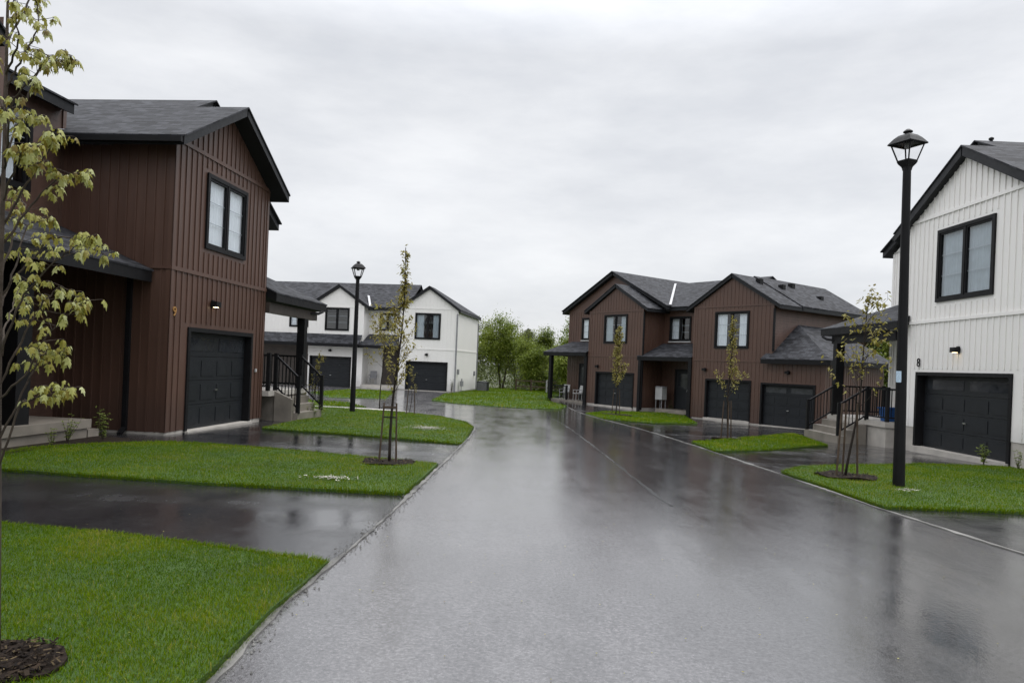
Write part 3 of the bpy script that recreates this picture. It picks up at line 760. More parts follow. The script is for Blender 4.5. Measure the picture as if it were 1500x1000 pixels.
b = MB(); b.box(3.78, 3.84, -.05, -.02, 1.25, 1.33); b.build('keypad', M['palegrey'], H9)

# ------------------------------------------------------------------ near right: white house 8
H8 = thing('townhouse', 'white townhouse at right with a black 8 above its garage', 'house', (10.8, 19.7, -.07), R(-89.5))
w = MB(); gh = (.71, 4.33, .02, 2.03); wh = (1.45, 3.60, 3.82, 5.66); FZ = .56
def zt8(x): return 7.50-.56*abs(x-2.5)-.20
rect_wall(w, 'y', 0, 0, 5.05, FZ, 6.0, [gh, wh]); w.poly([(0, 0, 6.0), (5.05, 0, 6.0), (2.5, 0, 7.32)])
battens(w, 'y', 0, 0, 5.05, FZ, zt8, [gh, wh], [3.36, 6.08], sp=.2, d=.022)
rect_wall(w, 'x', 0, 0, 1.6, FZ, 6.0); battens(w, 'x', 0, 0, 1.6, FZ, 5.9, out=-1)
rect_wall(w, 'x', 5.05, 0, 11, FZ, 6.0)
rect_wall(w, 'y', 1.6, -3.6, 0, FZ, 5.95); battens(w, 'y', 1.6, -3.6, -.02, FZ, 5.9)
rect_wall(w, 'x', -3.6, 1.6, 11, FZ, 5.9)
rect_wall(w, 'y', 11, -3.6, 9, FZ, 5.9); w.poly([(-3.6, 1.6, 5.9), (0, 1.6, 5.9), (0, 1.6, 7.9)]); w.poly([(-3.6, 11, 5.9), (5.2, 11, 5.9), (.6, 11, 8.0)])
rect_wall(w, 'y', 2.0, 5.05, 9, FZ, 5.9)
w.build('wall', M['white'], H8)
f = Foundation(); f.box(.005, .71, .012, .3, -.4, FZ); f.box(4.33, 5.04, .012, .3, -.4, FZ); f.box(.012, .3, .3, 1.7, -.4, FZ); f.box(-3.58, 0, 1.62, 1.9, -.5, FZ); f.box(-3.58, -3.3, 1.9, 11, -.8, FZ); f.box(5.05, 9, 2.02, 2.3, -.4, FZ); f.box(4.75, 5.03, .3, 2.1, -.4, FZ)
f.build('foundation', M['concrete'], H8)
garage(H8, .71, 4.33, 0, 2.03, 0, depth=.25); window(H8, *wh, 0, 'full', cm='curtaingrey')
roof_part(H8, gable(2.5, 2.88, 2.9, 7.50, .56, -.2, 3.2), fas=.22)
roof_part(H8, gable(.6, 4.62, 4.6, 8.28, .49, 1.35, 11.2), fas=.2)
roof_part(H8, [[(4.6, 1.7, 6.05), (10, 1.7, 6.05), (10, 6.3, 8.1), (2, 6.3, 8.1)]], fas=.2)
gutter(H8, (-.42, -.16, 5.78), (-.42, 1.3, 5.78))
v_ = MB(); v_.lathe((.62, 1.8, 8.2), [(.04, 0), (.04, .14), (.065, .14), (.065, .18), (.02, .21)], 10); v_.build('roof_vent', M['black'], H8)
roof_part(H8, [[(-4.42, -.38, 3.38), (.34, -.38, 3.38), (.34, -.03, 3.52), (-.03, -.03, 3.52), (-.03, 1.58, 4.22), (-2.75, 1.58, 4.22)], [(-4.42, -.38, 3.38), (-2.75, 1.58, 4.22), (-3.63, 1.58, 3.8), (-3.63, 4.0, 3.8), (-4.42, 4.0, 3.38)]], 'porch_roof', fas=.2)
bm_ = MB(); bm_.box(-3.9, -.03, -.2, 0, 2.90, 3.16); bm_.build('porch_beam', M['black'], H8)
p = MB(); p.box(-3.72, -3.46, -.22, .04, .6, 2.9); p.build('porch_post', M['black'], H8)
s = MB(); s.box(-3.72, -.25, -.25, 1.58, -.6, .44); s.build('porch_base', M['concrete'], H8)
s = MB(); s.box(-3.78, -.2, -.3, 1.585, .445, .60); soft(s.build('porch_floor', M['concrete'], H8), .01)
for i, (z, y1, y0) in enumerate(((.44, -.31, -.60), (.26, -.602, -.88), (.08, -.882, -1.16))):
    s = MB(); s.box(-3.5, -1.2, y0, y1, -.6, z); soft(s.build('step', M['darkconcrete'], H8), .012)
railing(H8, (-3.42, -.28, .6), (-3.42, -1.1, .08)); railing(H8, (-1.28, -.28, .6), (-1.28, -1.1, .08))
railing(H8, (-.3, -.2, .6), (-.3, 1.5, .6), posts=(True, False)); railing(H8, (-1.28, -.24, .6), (-.3, -.24, .6), posts=(False, False))
railing(H8, (-3.7, -.1, .6), (-3.7, 1.5, .6), posts=(False, True))
front_door(H8, -2.6, -1.65, .62, 2.7, 1.58); wall_lamp(H8, 2.43, 2.58, 0, True); number(H8, '8', .82, 2.27, -.03, .32, M['black'])
g_ = MB(); g_.tube([(-4.15, -.40, 3.15), (-4.0, -.32, 3.05), (-3.6, -.12, 3.0), (-3.6, -.12, 2.85)], [.04]*4, 8); g_.build('downspout', M['black'], H8)

# ------------------------------------------------------------------ far left: white row
HW = thing('townhouse', 'white townhouse row with black windows at the end of the road', 'house', (-7.2, 48.26, -.36), R(-8))
w = MB(); gR = (0, 2.9, -.06, 2.03); wR = (.53, 2.31, 3.52, 5.30); gL = (-6.87, -3.88, -.1, 2.12); wL = (-5.87, -4.13, 3.90, 5.47); wLL = (-8.7, -7.3, 4.08, 5.46); wM = (-2.35, -1.2, 4.05, 5.28)
rect_wall(w, 'y', 0, -.5, 3.5, .1, 5.5, [gR, wR]); w.poly([(-.5, 0, 5.5), (3.5, 0, 5.5), (3.5, 0, 5.55), (1.47, 0, 6.9), (-.5, 0, 5.75)])
battens(w, 'y', 0, -.5, 3.5, .1, lambda x: 6.88-.72*abs(x-1.47), [gR, wR], [2.88, 5.62], sp=.25, w=.026, d=.012)
rect_wall(w, 'x', 3.5, 0, 7.2, .1, 5.45); battens(w, 'x', 3.5, 0, 7.2, .1, 5.3, [], [2.88], sp=.25, w=.026, d=.012, out=1)
w.poly([(3.5, 7.2, .1), (3.5, 7.2, 5.4), (-.5, 7.2, 5.6), (-14, 7.2, 5.8), (-14, 7.2, .1)])
rect_wall(w, 'x', -.5, 0, 1.2, .1, 5.6)
rect_wall(w, 'y', 1.2, -3.1, -.5, .1, 5.7, [wM])
rect_wall(w, 'x', -3.1, 0, 1.2, .1, 5.6)
rect_wall(w, 'y', 0, -7.0, -3.1, .1, 5.5, [gL, wL]); w.poly([(-6.75, 0, 5.5), (-3.1, 0, 5.5), (-3.1, 0, 5.6), (-4.9, 0, 6.85), (-6.75, 0, 5.65)])
battens(w, 'y', 0, -7.0, -3.1, .1, lambda x: 6.83-.66*abs(x+4.9), [gL, wL], [5.55], sp=.25, w=.026, d=.012)
rect_wall(w, 'y', .5, -14, -7.0, .1, 5.6, [wLL]); battens(w, 'y', .5, -14, -7.0, 3.6, 5.6, [wLL], [], sp=.25, w=.026, d=.012)
rect_wall(w, 'x', -7.0, 0, .5, .1, 5.6); rect_wall(w, 'x', -14, .5, 7.2, .1, 5.6)
w.build('wall', M['white'], HW)
c = MB(); c.box(-11.5, -7.02, .40, .48, .1, 2.9); c.build('porch_wall', M['darkwood'], HW)
f = Foundation()
for a, b_ in ((-.48, 0), (2.9, 3.48), (-7.0, -6.87), (-3.88, -3.12)): f.box(a, b_, .012, .3, -.4, .1)
f.box(3.2, 3.485, .3, 7.1, -.6, .1); f.box(-3.1, -.5, 1.22, 1.4, -.4, .1)
f.build('foundation', M['concrete'], HW)
garage(HW, 0, 2.9, 0, 2.03, 0, True, False); garage(HW, -6.87, -3.88, -.04, 2.12, 0, True, False)
window(HW, *wR, 0, 'both', cm='curtaingrey'); window(HW, *wL, 0, None); window(HW, *wLL, .5, 'both'); window(HW, *wM, 1.2, 'both')
roof_part(HW, [[(1.47, -.2, 7.1), (3.70, -.2, 5.54), (3.70, 7.4, 5.54), (1.47, 1.3, 7.1)], [(1.47, -.2, 7.1), (1.47, 1.3, 7.1), (-.63, 7.4, 5.63), (-.63, -.2, 5.63)], [(1.47, 1.3, 7.1), (3.70, 7.4, 5.54), (-.63, 7.4, 5.63)]]); roof_part(HW, gable(-4.9, 2.15, 2.2, 7.05, .66, -.2, 4.5))
roof_part(HW, [[(-14.5, .75, 5.62), (-.4, .75, 5.62), (-.4, 4.6, 7.66), (-14.5, 4.6, 7.66)], [(-14.5, 4.6, 7.66), (-.4, 4.6, 7.66), (-.4, 7.5, 5.6), (-14.5, 7.5, 5.6)]], fas=.2)
fl = MB(); fl.poly([(-2.72, -.1, 5.66), (-2.56, -.1, 5.64), (-3.6, 2.4, 6.58), (-3.76, 2.4, 6.62)]); fl.build('flashing', M['flash'], HW)
roof_part(HW, [[(-12.2, -.75, 2.98), (-3.15, -.75, 2.98), (-3.15, -.03, 3.62), (-12.2, -.03, 3.62)]], 'pent_roof', fas=.2)
roof_part(HW, [[(-3.3, -.55, 2.95), (-.55, -.55, 2.95), (-.55, 1.18, 3.75), (-3.05, 1.18, 3.75)]], 'porch_roof', fas=.18)
s = MB(); s.box(-3.05, -.52, -.3, 1.19, -.4, .30); s.build('porch_floor', M['concrete'], HW); s = MB(); s.box(-2.6, -.9, -.65, -.31, -.4, .14); s.build('step', M['concrete'], HW)
front_door(HW, -1.9, -.95, .32, 2.42, 1.18); s = MB(); s.box(-2.02, -.55, 1.12, 1.19, .32, 2.9); s.build('door_surround', M['darkwood'], HW)
wall_lamp(HW, 1.43, 2.5, 0); wall_lamp(HW, -5.4, 2.52, 0); number(HW, '1', -6.6, 2.5, -.03, .2, M['black']) if False else None
d_ = MB(); d_.box(3.40, 3.50, -.07, 0, -.1, 5.3); d_.build('downspout', M['grey'], HW)
d_ = MB(); d_.box(3.5, 3.58, 7.05, 7.13, 0, 5.1); d_.build('downspout', M['grey'], HW)
d_ = MB(); d_.box(-7.75, -7.65, .3, .38, .1, 2.8); d_.bar((-9.7, -.7, 2.85), (-9.2, .4, 3.55), .09, .09); d_.build('downspout', M['white'], HW)
for (y, z) in ((6.1, 1.1), (.35, 1.25)):
    b = MB(); b.box(3.5, 3.62, y-.12, y+.12, z, z+.35); b.build('meter_box', M['grey'], HW)

# ------------------------------------------------------------------ far right: brown row
HB = thing('townhouse', 'brown townhouse row with three garages on the far right side', 'house', (4.99, 42.18, -.48), R(-53))
w = MB(); gL = (0, 3.07, -.1, 2.0); wL = (.56, 2.42, 3.65, 5.32); gM = (7.95, 10.6, -.25, 1.90); wR_ = (8.4, 10.37, 3.42, 5.23); gR = (11.12, 13.85, -.32, 1.84); wl = (-2.78, -2.05, 3.92, 5.33); wm = (4.05, 5.55, 3.86, 5.24)
rect_wall(w, 'y', 0, -.7, 3.6, .1, 5.55, [gL, wL]); w.poly([(-.7, 0, 5.55), (3.6, 0, 5.55), (1.45, 0, 6.85)])
battens(w, 'y', 0, -.7, 3.6, .1, lambda x: 6.83-.58*abs(x-1.45), [gL, wL], [2.93, 5.50], sp=.22, d=.014, w=.028)
rect_wall(w, 'x', 3.6, 0, 1.7, .1, 5.7); battens(w, 'x', 3.6, 0, 1.68, .1, 5.6, out=1, d=.014, w=.028)
rect_wall(w, 'x', -.7, 0, 1.3, .1, 5.7)
rect_wall(w, 'y', 1.3, -4.0, -.7, .1, 5.8, [wl]); battens(w, 'y', 1.3, -4.0, -.72, .1, 5.7, [wl], [], sp=.22, d=.014, w=.028)
w.poly([(-4.0, 1.3, 5.8), (3.6, 1.3, 5.8), (.0, 1.3, 7.8)])
rect_wall(w, 'x', -4.0, 1.3, 10, -.1, 5.8)
rect_wall(w, 'y', 1.7, 3.6, 7.1, -.1, 5.8, [wm]); battens(w, 'y', 1.7, 3.62, 7.1, -.1, 5.8, [wm], [], sp=.22, d=.014, w=.028)
rect_wall(w, 'x', 7.1, 0, 1.7, -.2, 5.7)
rect_wall(w, 'y', 0, 7.1, 11.65, -.1, 5.5, [gM, wR_, (gR[0], 11.65, gR[2], gR[3])]); rect_wall(w, 'y', 0, 11.65, 14.25, -.15, 2.75, [(11.65, gR[1], gR[2], gR[3])])
w.poly([(7.1, 0, 5.5), (11.65, 0, 5.5), (9.35, 0, 6.85)])
battens(w, 'y', 0, 7.1, 11.65, -.1, lambda x: 6.83-.58*abs(x-9.35), [gM, wR_, gR], [2.83, 5.50], sp=.22, d=.014, w=.028)
battens(w, 'y', 0, 11.8, 14.25, -.15, 2.7, [gR], [], sp=.22, d=.014, w=.028)
rect_wall(w, 'x', 14.25, 0, 5.2, -.3, 2.75); battens(w, 'x', 14.25, 0, 5.2, -.3, 2.7, out=1, d=.014, w=.028)
rect_wall(w, 'y', 10, -4.0, 11.65, -.3, 5.8); w.poly([(-4, 10, 5.8), (11.65, 10, 5.8), (9, 10, 6.0), (-.5, 10, 7.6)]); rect_wall(w, 'y', 5.2, 11.65, 14.25, -.3, 2.75)
w.build('wall', M['brown'], HB)
c = MB(); rect_wall(c, 'x', 11.65, 0, 10, 2.6, 5.6); c.build('clapboard_wall', M['brownclap'], HB)
f = Foundation()
for a, b_ in ((-.69, 0), (3.07, 3.59), (7.11, 7.95), (10.6, 11.12), (13.85, 14.24)): f.box(a, b_, .012, .3, -.8, .1 if a < 5 else -.1)
f.box(13.9, 14.235, .3, 5.1, -.9, -.15); f.box(3.3, 3.59, .3, 1.7, -.6, .1); f.box(-4.0, -.7, 1.32, 1.5, -.6, .1); f.box(3.6, 7.1, 1.72, 1.9, -.7, -.1)
f.build('foundation', M['concrete'], HB)
garage(HB, 0, 3.07, -.02, 2.0, 0, True, False); garage(HB, 7.95, 10.6, -.12, 1.90, 0, True, False); garage(HB, 11.12, 13.85, -.2, 1.84, 0, True, True)
window(HB, *wL, 0, 'both', cm='curtaingrey'); window(HB, *wR_, 0, 'both', True); window(HB, *wl, 1.3, 'full', mull=False, sill=True); window(HB, *wm, 1.7, 'left', sill=True)
roof_part(HB, gable(1.45, 2.55, 2.55, 7.05, .58, -.16, 3.2)); roof_part(HB, gable(0, 4.45, 4.4, 8.03, .51, .95, 10.3), fas=.2)
roof_part(HB, gable(9.35, 2.7, 2.7, 7.05, .60, -.16, 4.0)); roof_part(HB, gable(9.35, 2.72, 2.72, 7.11, .60, 1.7, 8.4), fas=.2)
roof_part(HB, [[(3.0, 1.3, 5.72), (7.6, 1.3, 5.72), (7.6, 6.0, 7.70), (-.5, 6.0, 7.70)], [(-.5, 6, 7.7), (7.6, 6, 7.7), (7.6, 10.3, 5.8), (-.5, 10.3, 5.8)]], fas=.2)
fl = MB()
for t0, t1 in ((0, 1),):
    a = Vector((4.30, 1.35, 5.90)); b_ = Vector((.75, 5.9, 7.76)); sd = Vector((.05, .042, 0))
    fl.poly([a-sd, a+sd, b_+sd, b_-sd])
fl.build('flashing', M['flash'], HB)
for (x, y, z) in ((10.0, 1.2, 6.95), (10.35, 2.6, 6.78), (10.0, 4.0, 7.0), (10.9, 5.2, 6.4)):
    b = MB(); b.box(x-.13, x+.13, y-.13, y+.13, z-.4, z-.06); soft(b.build('roof_vent', M['black'], HB), .03)
roof_part(HB, [[(14.65, -.34, 2.92), (14.65, 5.5, 2.92), (11.70, 5.5, 4.62), (11.70, 2.0, 4.62)]], 'wing_roof', fas=.2, inset=.99)
roof_part(HB, [[(11.25, -.34, 2.92), (14.65, -.34, 2.92), (11.70, 2.0, 4.62)]], 'wing_roof', fas=.2, inset=.99)
roof_part(HB, [[(3.3, -.1, 2.92), (7.08, -.1, 2.92), (7.08, 1.68, 3.70), (3.62, 1.68, 3.70)]], 'porch_roof', fas=.2)
roof_part(HB, [[(-4.75, -.2, 3.08), (-.72, -.2, 3.08), (-.72, 1.28, 3.78), (-3.7, 1.28, 3.78)], [(-4.75, -.2, 3.08), (-3.7, 1.28, 3.78), (-4.02, 1.4, 3.6), (-4.02, 4, 3.6), (-4.75, 4, 3.08)]], 'porch_roof', fas=.2)
p = MB(); p.box(-4.25, -4.03, -.1, .12, -.1, 2.95); p.build('porch_post', M['black'], HB); p = MB(); p.box(-.96, -.74, -.1, .12, -.1, 2.95); p.build('porch_post', M['black'], HB)
p = MB(); p.box(3.42, 3.60, -.09, -.005, -.1, 2.85); p.build('porch_post', M['black'], HB); p = MB(); p.box(6.88, 7.08, -.1, .1, -.3, 2.85); p.build('porch_post', M['black'], HB)
s = MB(); s.box(-4.2, -.72, 0, 1.29, -.6, .14); s.build('porch_floor', M['darkconcrete'], HB); s = MB(); s.box(4.2, 6.7, .6, 1.69, -.6, .12); s.build('porch_floor', M['darkconcrete'], HB); s = MB(); s.box(4.3, 6.5, .28, .598, -.6, -.03); s.build('step', M['darkconcrete'], HB)
railing(HB, (-4.1, .05, .14), (-4.1, 1.25, .14), .85, posts=(False, False)); railing(HB, (-3.9, .05, .14), (-2.6, .05, .14), .85, posts=(False, True))
front_door(HB, -2.75, -1.9, .16, 2.35, 1.28, 'door'); front_door(HB, 4.7, 5.6, .14, 2.22, 1.68)
d_ = MB(); d_.box(3.6, 3.68, -.02, .06, .0, 5.4); d_.build('downspout', M['black'], HB); d_ = MB(); d_.box(11.66, 11.74, -.06, .02, 3.3, 5.3); d_.build('downspout', M['black'], HB)
wall_lamp(HB, .14, 2.3, 0); wall_lamp(HB, 12.5, 2.35, 0); wall_lamp(HB, 7.9, 2.35, 0)

# ------------------------------------------------------------------ street lamps
def street_lamp(x, y, hgt, label, sticker):
    H = thing('street_lamp', label, 'street lamp', (x, y, G(x, y)+LOFF-.02), R(24), 'black lantern street lamps')
    k = hgt-.64
    b = MB(); b.lathe((0, 0, 0), [(.090, -.1), (.090, .12), (.083, .9), (.060, k-.06), (.060, k)], 16); b.build('pole', M['black'], H, smooth=False)
    b = MB(); b.lathe((0, 0, k), [(.065, -.06), (.075, -.02), (.085, 0), (.130, .045), (.150, .08), (.13, .085)], 4, R(45)); b.build('lantern_base', M['black'], H)
    b = MB(); Z0, Z1, W0, W1 = k+.085, k+.36, .092, .170
    for sx in (-1, 1):
        for sy in (-1, 1): b.bar((sx*W0, sy*W0, Z0-.01), (sx*W1, sy*W1, Z1+.01), .020)
    for z, r_ in ((Z0+.008, W0), (Z1-.005, W1)):
        for q in range(4):
            a0 = R(45+90*q); a1 = R(135+90*q); rr = r_*1.414
            b.bar((rr*math.cos(a0), rr*math.sin(a0), z), (rr*math.cos(a1), rr*math.sin(a1), z), .018)
    b.build('lantern_frame', M['black'], H)
    for q in range(4):
        b = MB(); a0 = R(45+90*q); a1 = R(135+90*q); r0, r1 = (W0+.002)*1.414, (W1-.006)*1.414
        b.poly([(r0*math.cos(a0), r0*math.sin(a0), Z0+.02), (r0*math.cos(a1), r0*math.sin(a1), Z0+.02), (r1*math.cos(a1), r1*math.sin(a1), Z1-.02), (r1*math.cos(a0), r1*math.sin(a0), Z1-.02)])
        b.build('glass', M['lampglass'], H)
    b = MB(); b.lathe((0, 0, Z1), [(.20, .005), (.285, -.010), (.292, .005), (.20, .095), (.135, .140), (.07, .155)], 4, R(45)); b.build('lantern_roof', M['black'], H)
    b = MB(); b.lathe((0, 0, Z1+.15), [(.045, 0), (.045, .03), (.07, .034), (.07, .05), (.045, .07), (.025, .085)], 14); b.build('finial', M['black'], H)
    b = MB(); b.lathe((0, 0, Z1-.07), [(.045, .0), (.05, .08)], 10); b.build('lamp_module', M['grey'], H)
    if sticker:
        b = MB()
        for i in range(6):
            a0 = R(150+i*11); a1 = R(161+i*11); r_ = .0845
            b.poly([(r_*math.cos(a0), r_*math.sin(a0), 1.66), (r_*math.cos(a1), r_*math.sin(a1), 1.66), (r_*math.cos(a1), r_*math.sin(a1), 1.84), (r_*math.cos(a0), r_*math.sin(a0), 1.84)])
        b.build('sticker', M['sticker'], H)
    return H
lamp8 = street_lamp(6.24, 11.34, 5.72, 'tall black lantern street lamp on the lawn in front of the white house 8', True)
lamp8.rotation_euler = (0, -.022, R(24))    # this pole stands a little out of plumb
street_lamp(-5.17, 23.32, 5.0, 'black lantern street lamp on the lawn beyond the brown house 9', False)

# ------------------------------------------------------------------ trees
def leaf(mb, p, d, up, L_, W_, fold=.35, droop=.3):
    """small folded leaf, four faces"""
    d = Vector(d).normalized(); s_ = d.cross(Vector(up))
    if s_.length < .05: s_ = d.cross(Vector((1, 0, 0)))
    s_.normalize(); n_ = s_.cross(d)
    p = Vector(p); k = len(mb.v)
    pts = [p, p+d*L_*.45+s_*W_*.5-n_*W_*fold*.5, p+d*L_*.5, p+d*L_*.45-s_*W_*.5-n_*W_*fold*.5, p+d*L_-Vector((0, 0, droop*L_))]
    mb.v += [tuple(q) for q in pts]; mb.f += [(k, k+1, k+2), (k, k+2, k+3), (k+1, k+4, k+2), (k+2, k+4, k+3)]; mb.uv += [(0, 0)]*12
def rvec(r_=rnd):
    while True:
        v = Vector((r_.uniform(-1, 1), r_.uniform(-1, 1), r_.uniform(-1, 1)))
        if .05 < v.length < 1: return v.normalized()

def young_tree(name, label, x, y, h, clear, spread, nb, leafL, mat, seed, dens=1., lean=(0, 0), low=1.0, bark='darkbark', group='young street trees', z0=None, profile=None):
    r_ = random.Random(seed); H = thing(name, label, 'tree', (x, y, (G(x, y)+LOFF) if z0 is None else z0), 0, group)
    t = MB(); c = MB(); tn = []
    top = Vector((lean[0], lean[1], h)); path = []; K = 12
    for i in range(K+1):
        f_ = i/K; path.append(Vector((lean[0]*f_+.03*math.sin(f_*7+seed), lean[1]*f_+.02*math.sin(f_*5+seed*2), h*f_-.05)))
    r0 = .021*h/3.4
    t.tube(path, [r0*(1-.9*(i/K))+.004 for i in range(K+1)], 7)
    def at(f_):
        g_ = f_*K; i = min(int(g_), K-1); return path[i].lerp(path[i+1], g_-i)
    def clump(p, n, rad):
        for _ in range(n):
            d = rvec(r_); d.z = d.z*.5-.35; q = p+rvec(r_)*rad*r_.random()
            leaf(c, q, d, (0, 0, 1), leafL*r_.uniform(.6, 1.25), leafL*r_.uniform(.45, .8))
            tn.extend([min(1, max(0, r_.gauss(.5, .22)))]*5)
    for b in range(nb):
        f_ = clear+(1-clear)*((b+r_.random())/nb)*.97; p = at(f_); g_ = (f_-clear)/(1-clear)
        ln = spread*(profile(g_) if profile else (low*(1-g_)**.7+.12))*r_.uniform(.65, 1.2); a = r_.uniform(0, 6.283); el = R(r_.uniform(38, 66))
        d = Vector((math.cos(a)*math.cos(el), math.sin(a)*math.cos(el), math.sin(el))); pts = [p]; q = p.copy(); S = 5
        for s_ in range(S):
            d = (d+rvec(r_)*.16+Vector((0, 0, .05))).normalized(); q = q+d*ln/S; pts.append(q.copy())
            if s_ >= 1 and r_.random() < .9*dens: clump(q, int(r_.choice((3, 4, 6))*dens), .06+leafL*.7)
            if s_ >= 1 and r_.random() < .5:
                e = (d+rvec(r_)*.8).normalized(); tq = q+e*ln*.22; t.tube([q, tq], [.0035, .0018], 3, False); clump(tq, max(1, int(r_.choice((4, 5, 7))*dens)), .08)
        t.tube(pts, [max(.0018, r0*.30*(1-.85*i/S)) for i in range(S+1)], 4, False); clump(q, max(1, int(3*dens)), .05)
    clump(top, 4, .05)
    t.build('trunk', M[bark], H, smooth=True); c.build('crown', M[mat], H, tint=tn); return H
def stakes(label, x, y, pts, h, bar=None, z0=None, lean=.06):
    H = thing('tree_stakes', label, 'tree stakes', (x, y, (G(x, y)+LOFF) if z0 is None else z0), 0, 'tree stakes')
    tops = []
    for (dx, dy) in pts:
        b = MB(); b.tube([(dx, dy, -.1), (dx*(1-lean*5), dy*(1-lean*5), h)], [.018, .015], 6); b.build('stake', M['stake'], H); tops.append((dx*(1-lean*5*.93), dy*(1-lean*5*.93), h*.93))
    if bar:
        for k in range(len(tops)-1):
            b = MB(); b.bar(tops[k], tops[k+1], .03); b.build('crossbar', M['stake'], H)
            b = MB(); b.bar(Vector(tops[k])-Vector((0, 0, .16)), Vector(tops[k+1])-Vector((0, 0, .16)), .02); b.build('strap', M['black'], H)
    return H
young_tree('maple_tree', 'thin staked young tree in the mulch ring on the left lawn', -1.87, 11.2, 3.45, .32, .85, 46, .055, 'olive', 3, .9, (.14, .0), 1.0, profile=lambda g: (.85*math.exp(-((g-.28)/.26)**2)+.10)*(1-.5*g))
stakes('pair of stakes with crossbars round the left lawn tree', -1.87, 11.2, [(-.16, -.02), (.11, .02)], .95, True)
young_tree('maple_tree', 'sparse staked sapling beside the near street lamp', 5.79, 12.15, 3.15, .38, .95, 24, .075, 'olive', 11, .8, (.30, 0), 1.0)
stakes('leaning stakes tied round the sapling beside the near lamp', 5.79, 12.15, [(-.20, -.05), (.16, -.06), (.02, .2)], 1.25, None)
young_tree('maple_tree', 'narrow sapling on the lawn before the brown garages', 6.03, 19.73, 3.40, .30, .75, 40, .06, 'olive', 21, .95, (.05, 0), .9, profile=lambda g: .55*(1-g)**.8+.42*math.exp(-((g-.1)/.15)**2)+.06)
stakes('three stakes round the sapling before the brown garages', 6.03, 19.73, [(-.16, 0), (.14, .05), (.0, -.12)], 1.05, None)
young_tree('maple_tree', 'yellow leaved sapling in front of the left brown garage', 4.9, 32.9, 4.1, .30, 1.0, 50, .085, 'olive', 31, 1.2, (.02, 0), .8, profile=lambda g: .5*(1-g)**.7+.2*math.exp(-((g-.15)/.15)**2)+.08)
stakes('two stakes round the yellow sapling by the brown garage', 4.9, 32.9, [(-.2, 0), (.18, .05)], 1.2, None)
young_tree('maple_tree', 'sapling behind the staked lawn tree, left of it', -4.75, 25.9, 3.2, .45, 1.3, 30, .085, 'olive', 41, 1., (.1, 0), 1.0, profile=lambda g: .9*(1-g)**.5+.1)
young_tree('maple_tree', 'bare young sapling on the small lawn by the white garage', -3.55, 25.3, 1.6, .4, .4, 9, .06, 'olive', 43, .6, (.02, 0), .8, z0=G(-3.5, 25.3)+.02)
stakes('two short stakes beside the road bend', -3.3, 23.6, [(-.14, 0), (.14, .02)], .85, None)
young_tree('sapling', 'thin bent sapling beside the steps of the brown house 9', -5.75, 20.6, 1.9, .2, .45, 14, .05, 'olive', 47, .8, (.22, -.1), .8)

# the big maple at the left edge of the foreground
TR = thing('maple_tree', 'young maple with drooping pale leaves at the left edge in front', 'tree', (-2.535, 3.50, G(-2.5, 3.5)+LOFF), 0, 'young street trees')
tz = G(-2.5, 3.5)+LOFF
FPX = 1041.7; RO = .042
def pix(px, py, y):        # a point of the reference layout turned into world metres, relative to the tree's base
    xc, yc = (px-750)/FPX, (534-py)/FPX
    return Vector((y*(xc*math.cos(RO)-yc*math.sin(RO))+2.535, y-3.50, 1.7+y*(xc*math.sin(RO)+yc*math.cos(RO))-tz))
tb = MB(); lb = MB(); lt = []
r2 = random.Random(5)
trunk = [(-6, 990), (-5, 880), (-4, 770), (-3, 600), (-1, 450), (4, 300), (8, 150), (11, 20), (16, -140), (20, -300)]
tp = [pix(a, b, 3.50+.02*math.sin(i)) for i, (a, b) in enumerate(trunk)]; tp[0] = Vector((tp[0].x, tp[0].y, -.08))
tb.tube(tp, [.020, .018, .017, .015, .0125, .010, .008, .0065, .005, .003], 9)
def maple_leaf(p, d, size, tint):
    # five lobes on a drooping midrib, folded along it
    d = Vector(d).normalized(); s_ = d.cross(Vector((0, 0, 1)))
    if s_.length < .1: s_ = Vector((1, 0, 0))
    s_.normalize(); n_ = s_.cross(d).normalized(); k = len(lb.v); out = []
    prof = [(0, 0), (.02, .28), (.28, .52), (.36, .26), (.66, .40), (.70, .16), (1.0, 0)]
    cu_ = r2.uniform(.6, 1.5); fo_ = r2.uniform(.45, 1.0); ty = r2.uniform(-.25, .25)
    def P(u, v):
        v = v*(1+ty*(1 if v > 0 else -1))
        return Vector(p)+d*size*u*.95+s_*size*v-n_*size*(fo_*abs(v)+.35*u*u)+Vector((0, 0, -size*.55*cu_*u*u))
    rib = [P(u, 0) for u, _ in prof]; a = [P(u, v) for u, v in prof]; b = [P(u, -v) for u, v in prof]
    for i in range(6):
        k = len(lb.v); lb.v += [tuple(q) for q in (rib[i], rib[i+1], a[i+1], a[i], b[i], b[i+1])]
        lb.f += [(k, k+1, k+2, k+3), (k, k+4, k+5, k+1)]; lb.uv += [(0, 0)]*8; lt.extend([tint]*6)
def leaves_at(p, n, size):
    for _ in range(n):
        a = r2.uniform(0, 6.283); d = Vector((math.cos(a), math.sin(a)*.9, r2.uniform(-.9, .1)))
        st = Vector(p)+d.normalized()*size*r2.uniform(.25, .7); tb.tube([p, st], [.0012, .0009], 3, False)
        maple_leaf(st, d+Vector((0, 0, -.35)), size*r2.choice((r2.uniform(.4, .8), r2.uniform(.75, 1.25))), min(1, max(0, r2.gauss(.52, .27))))
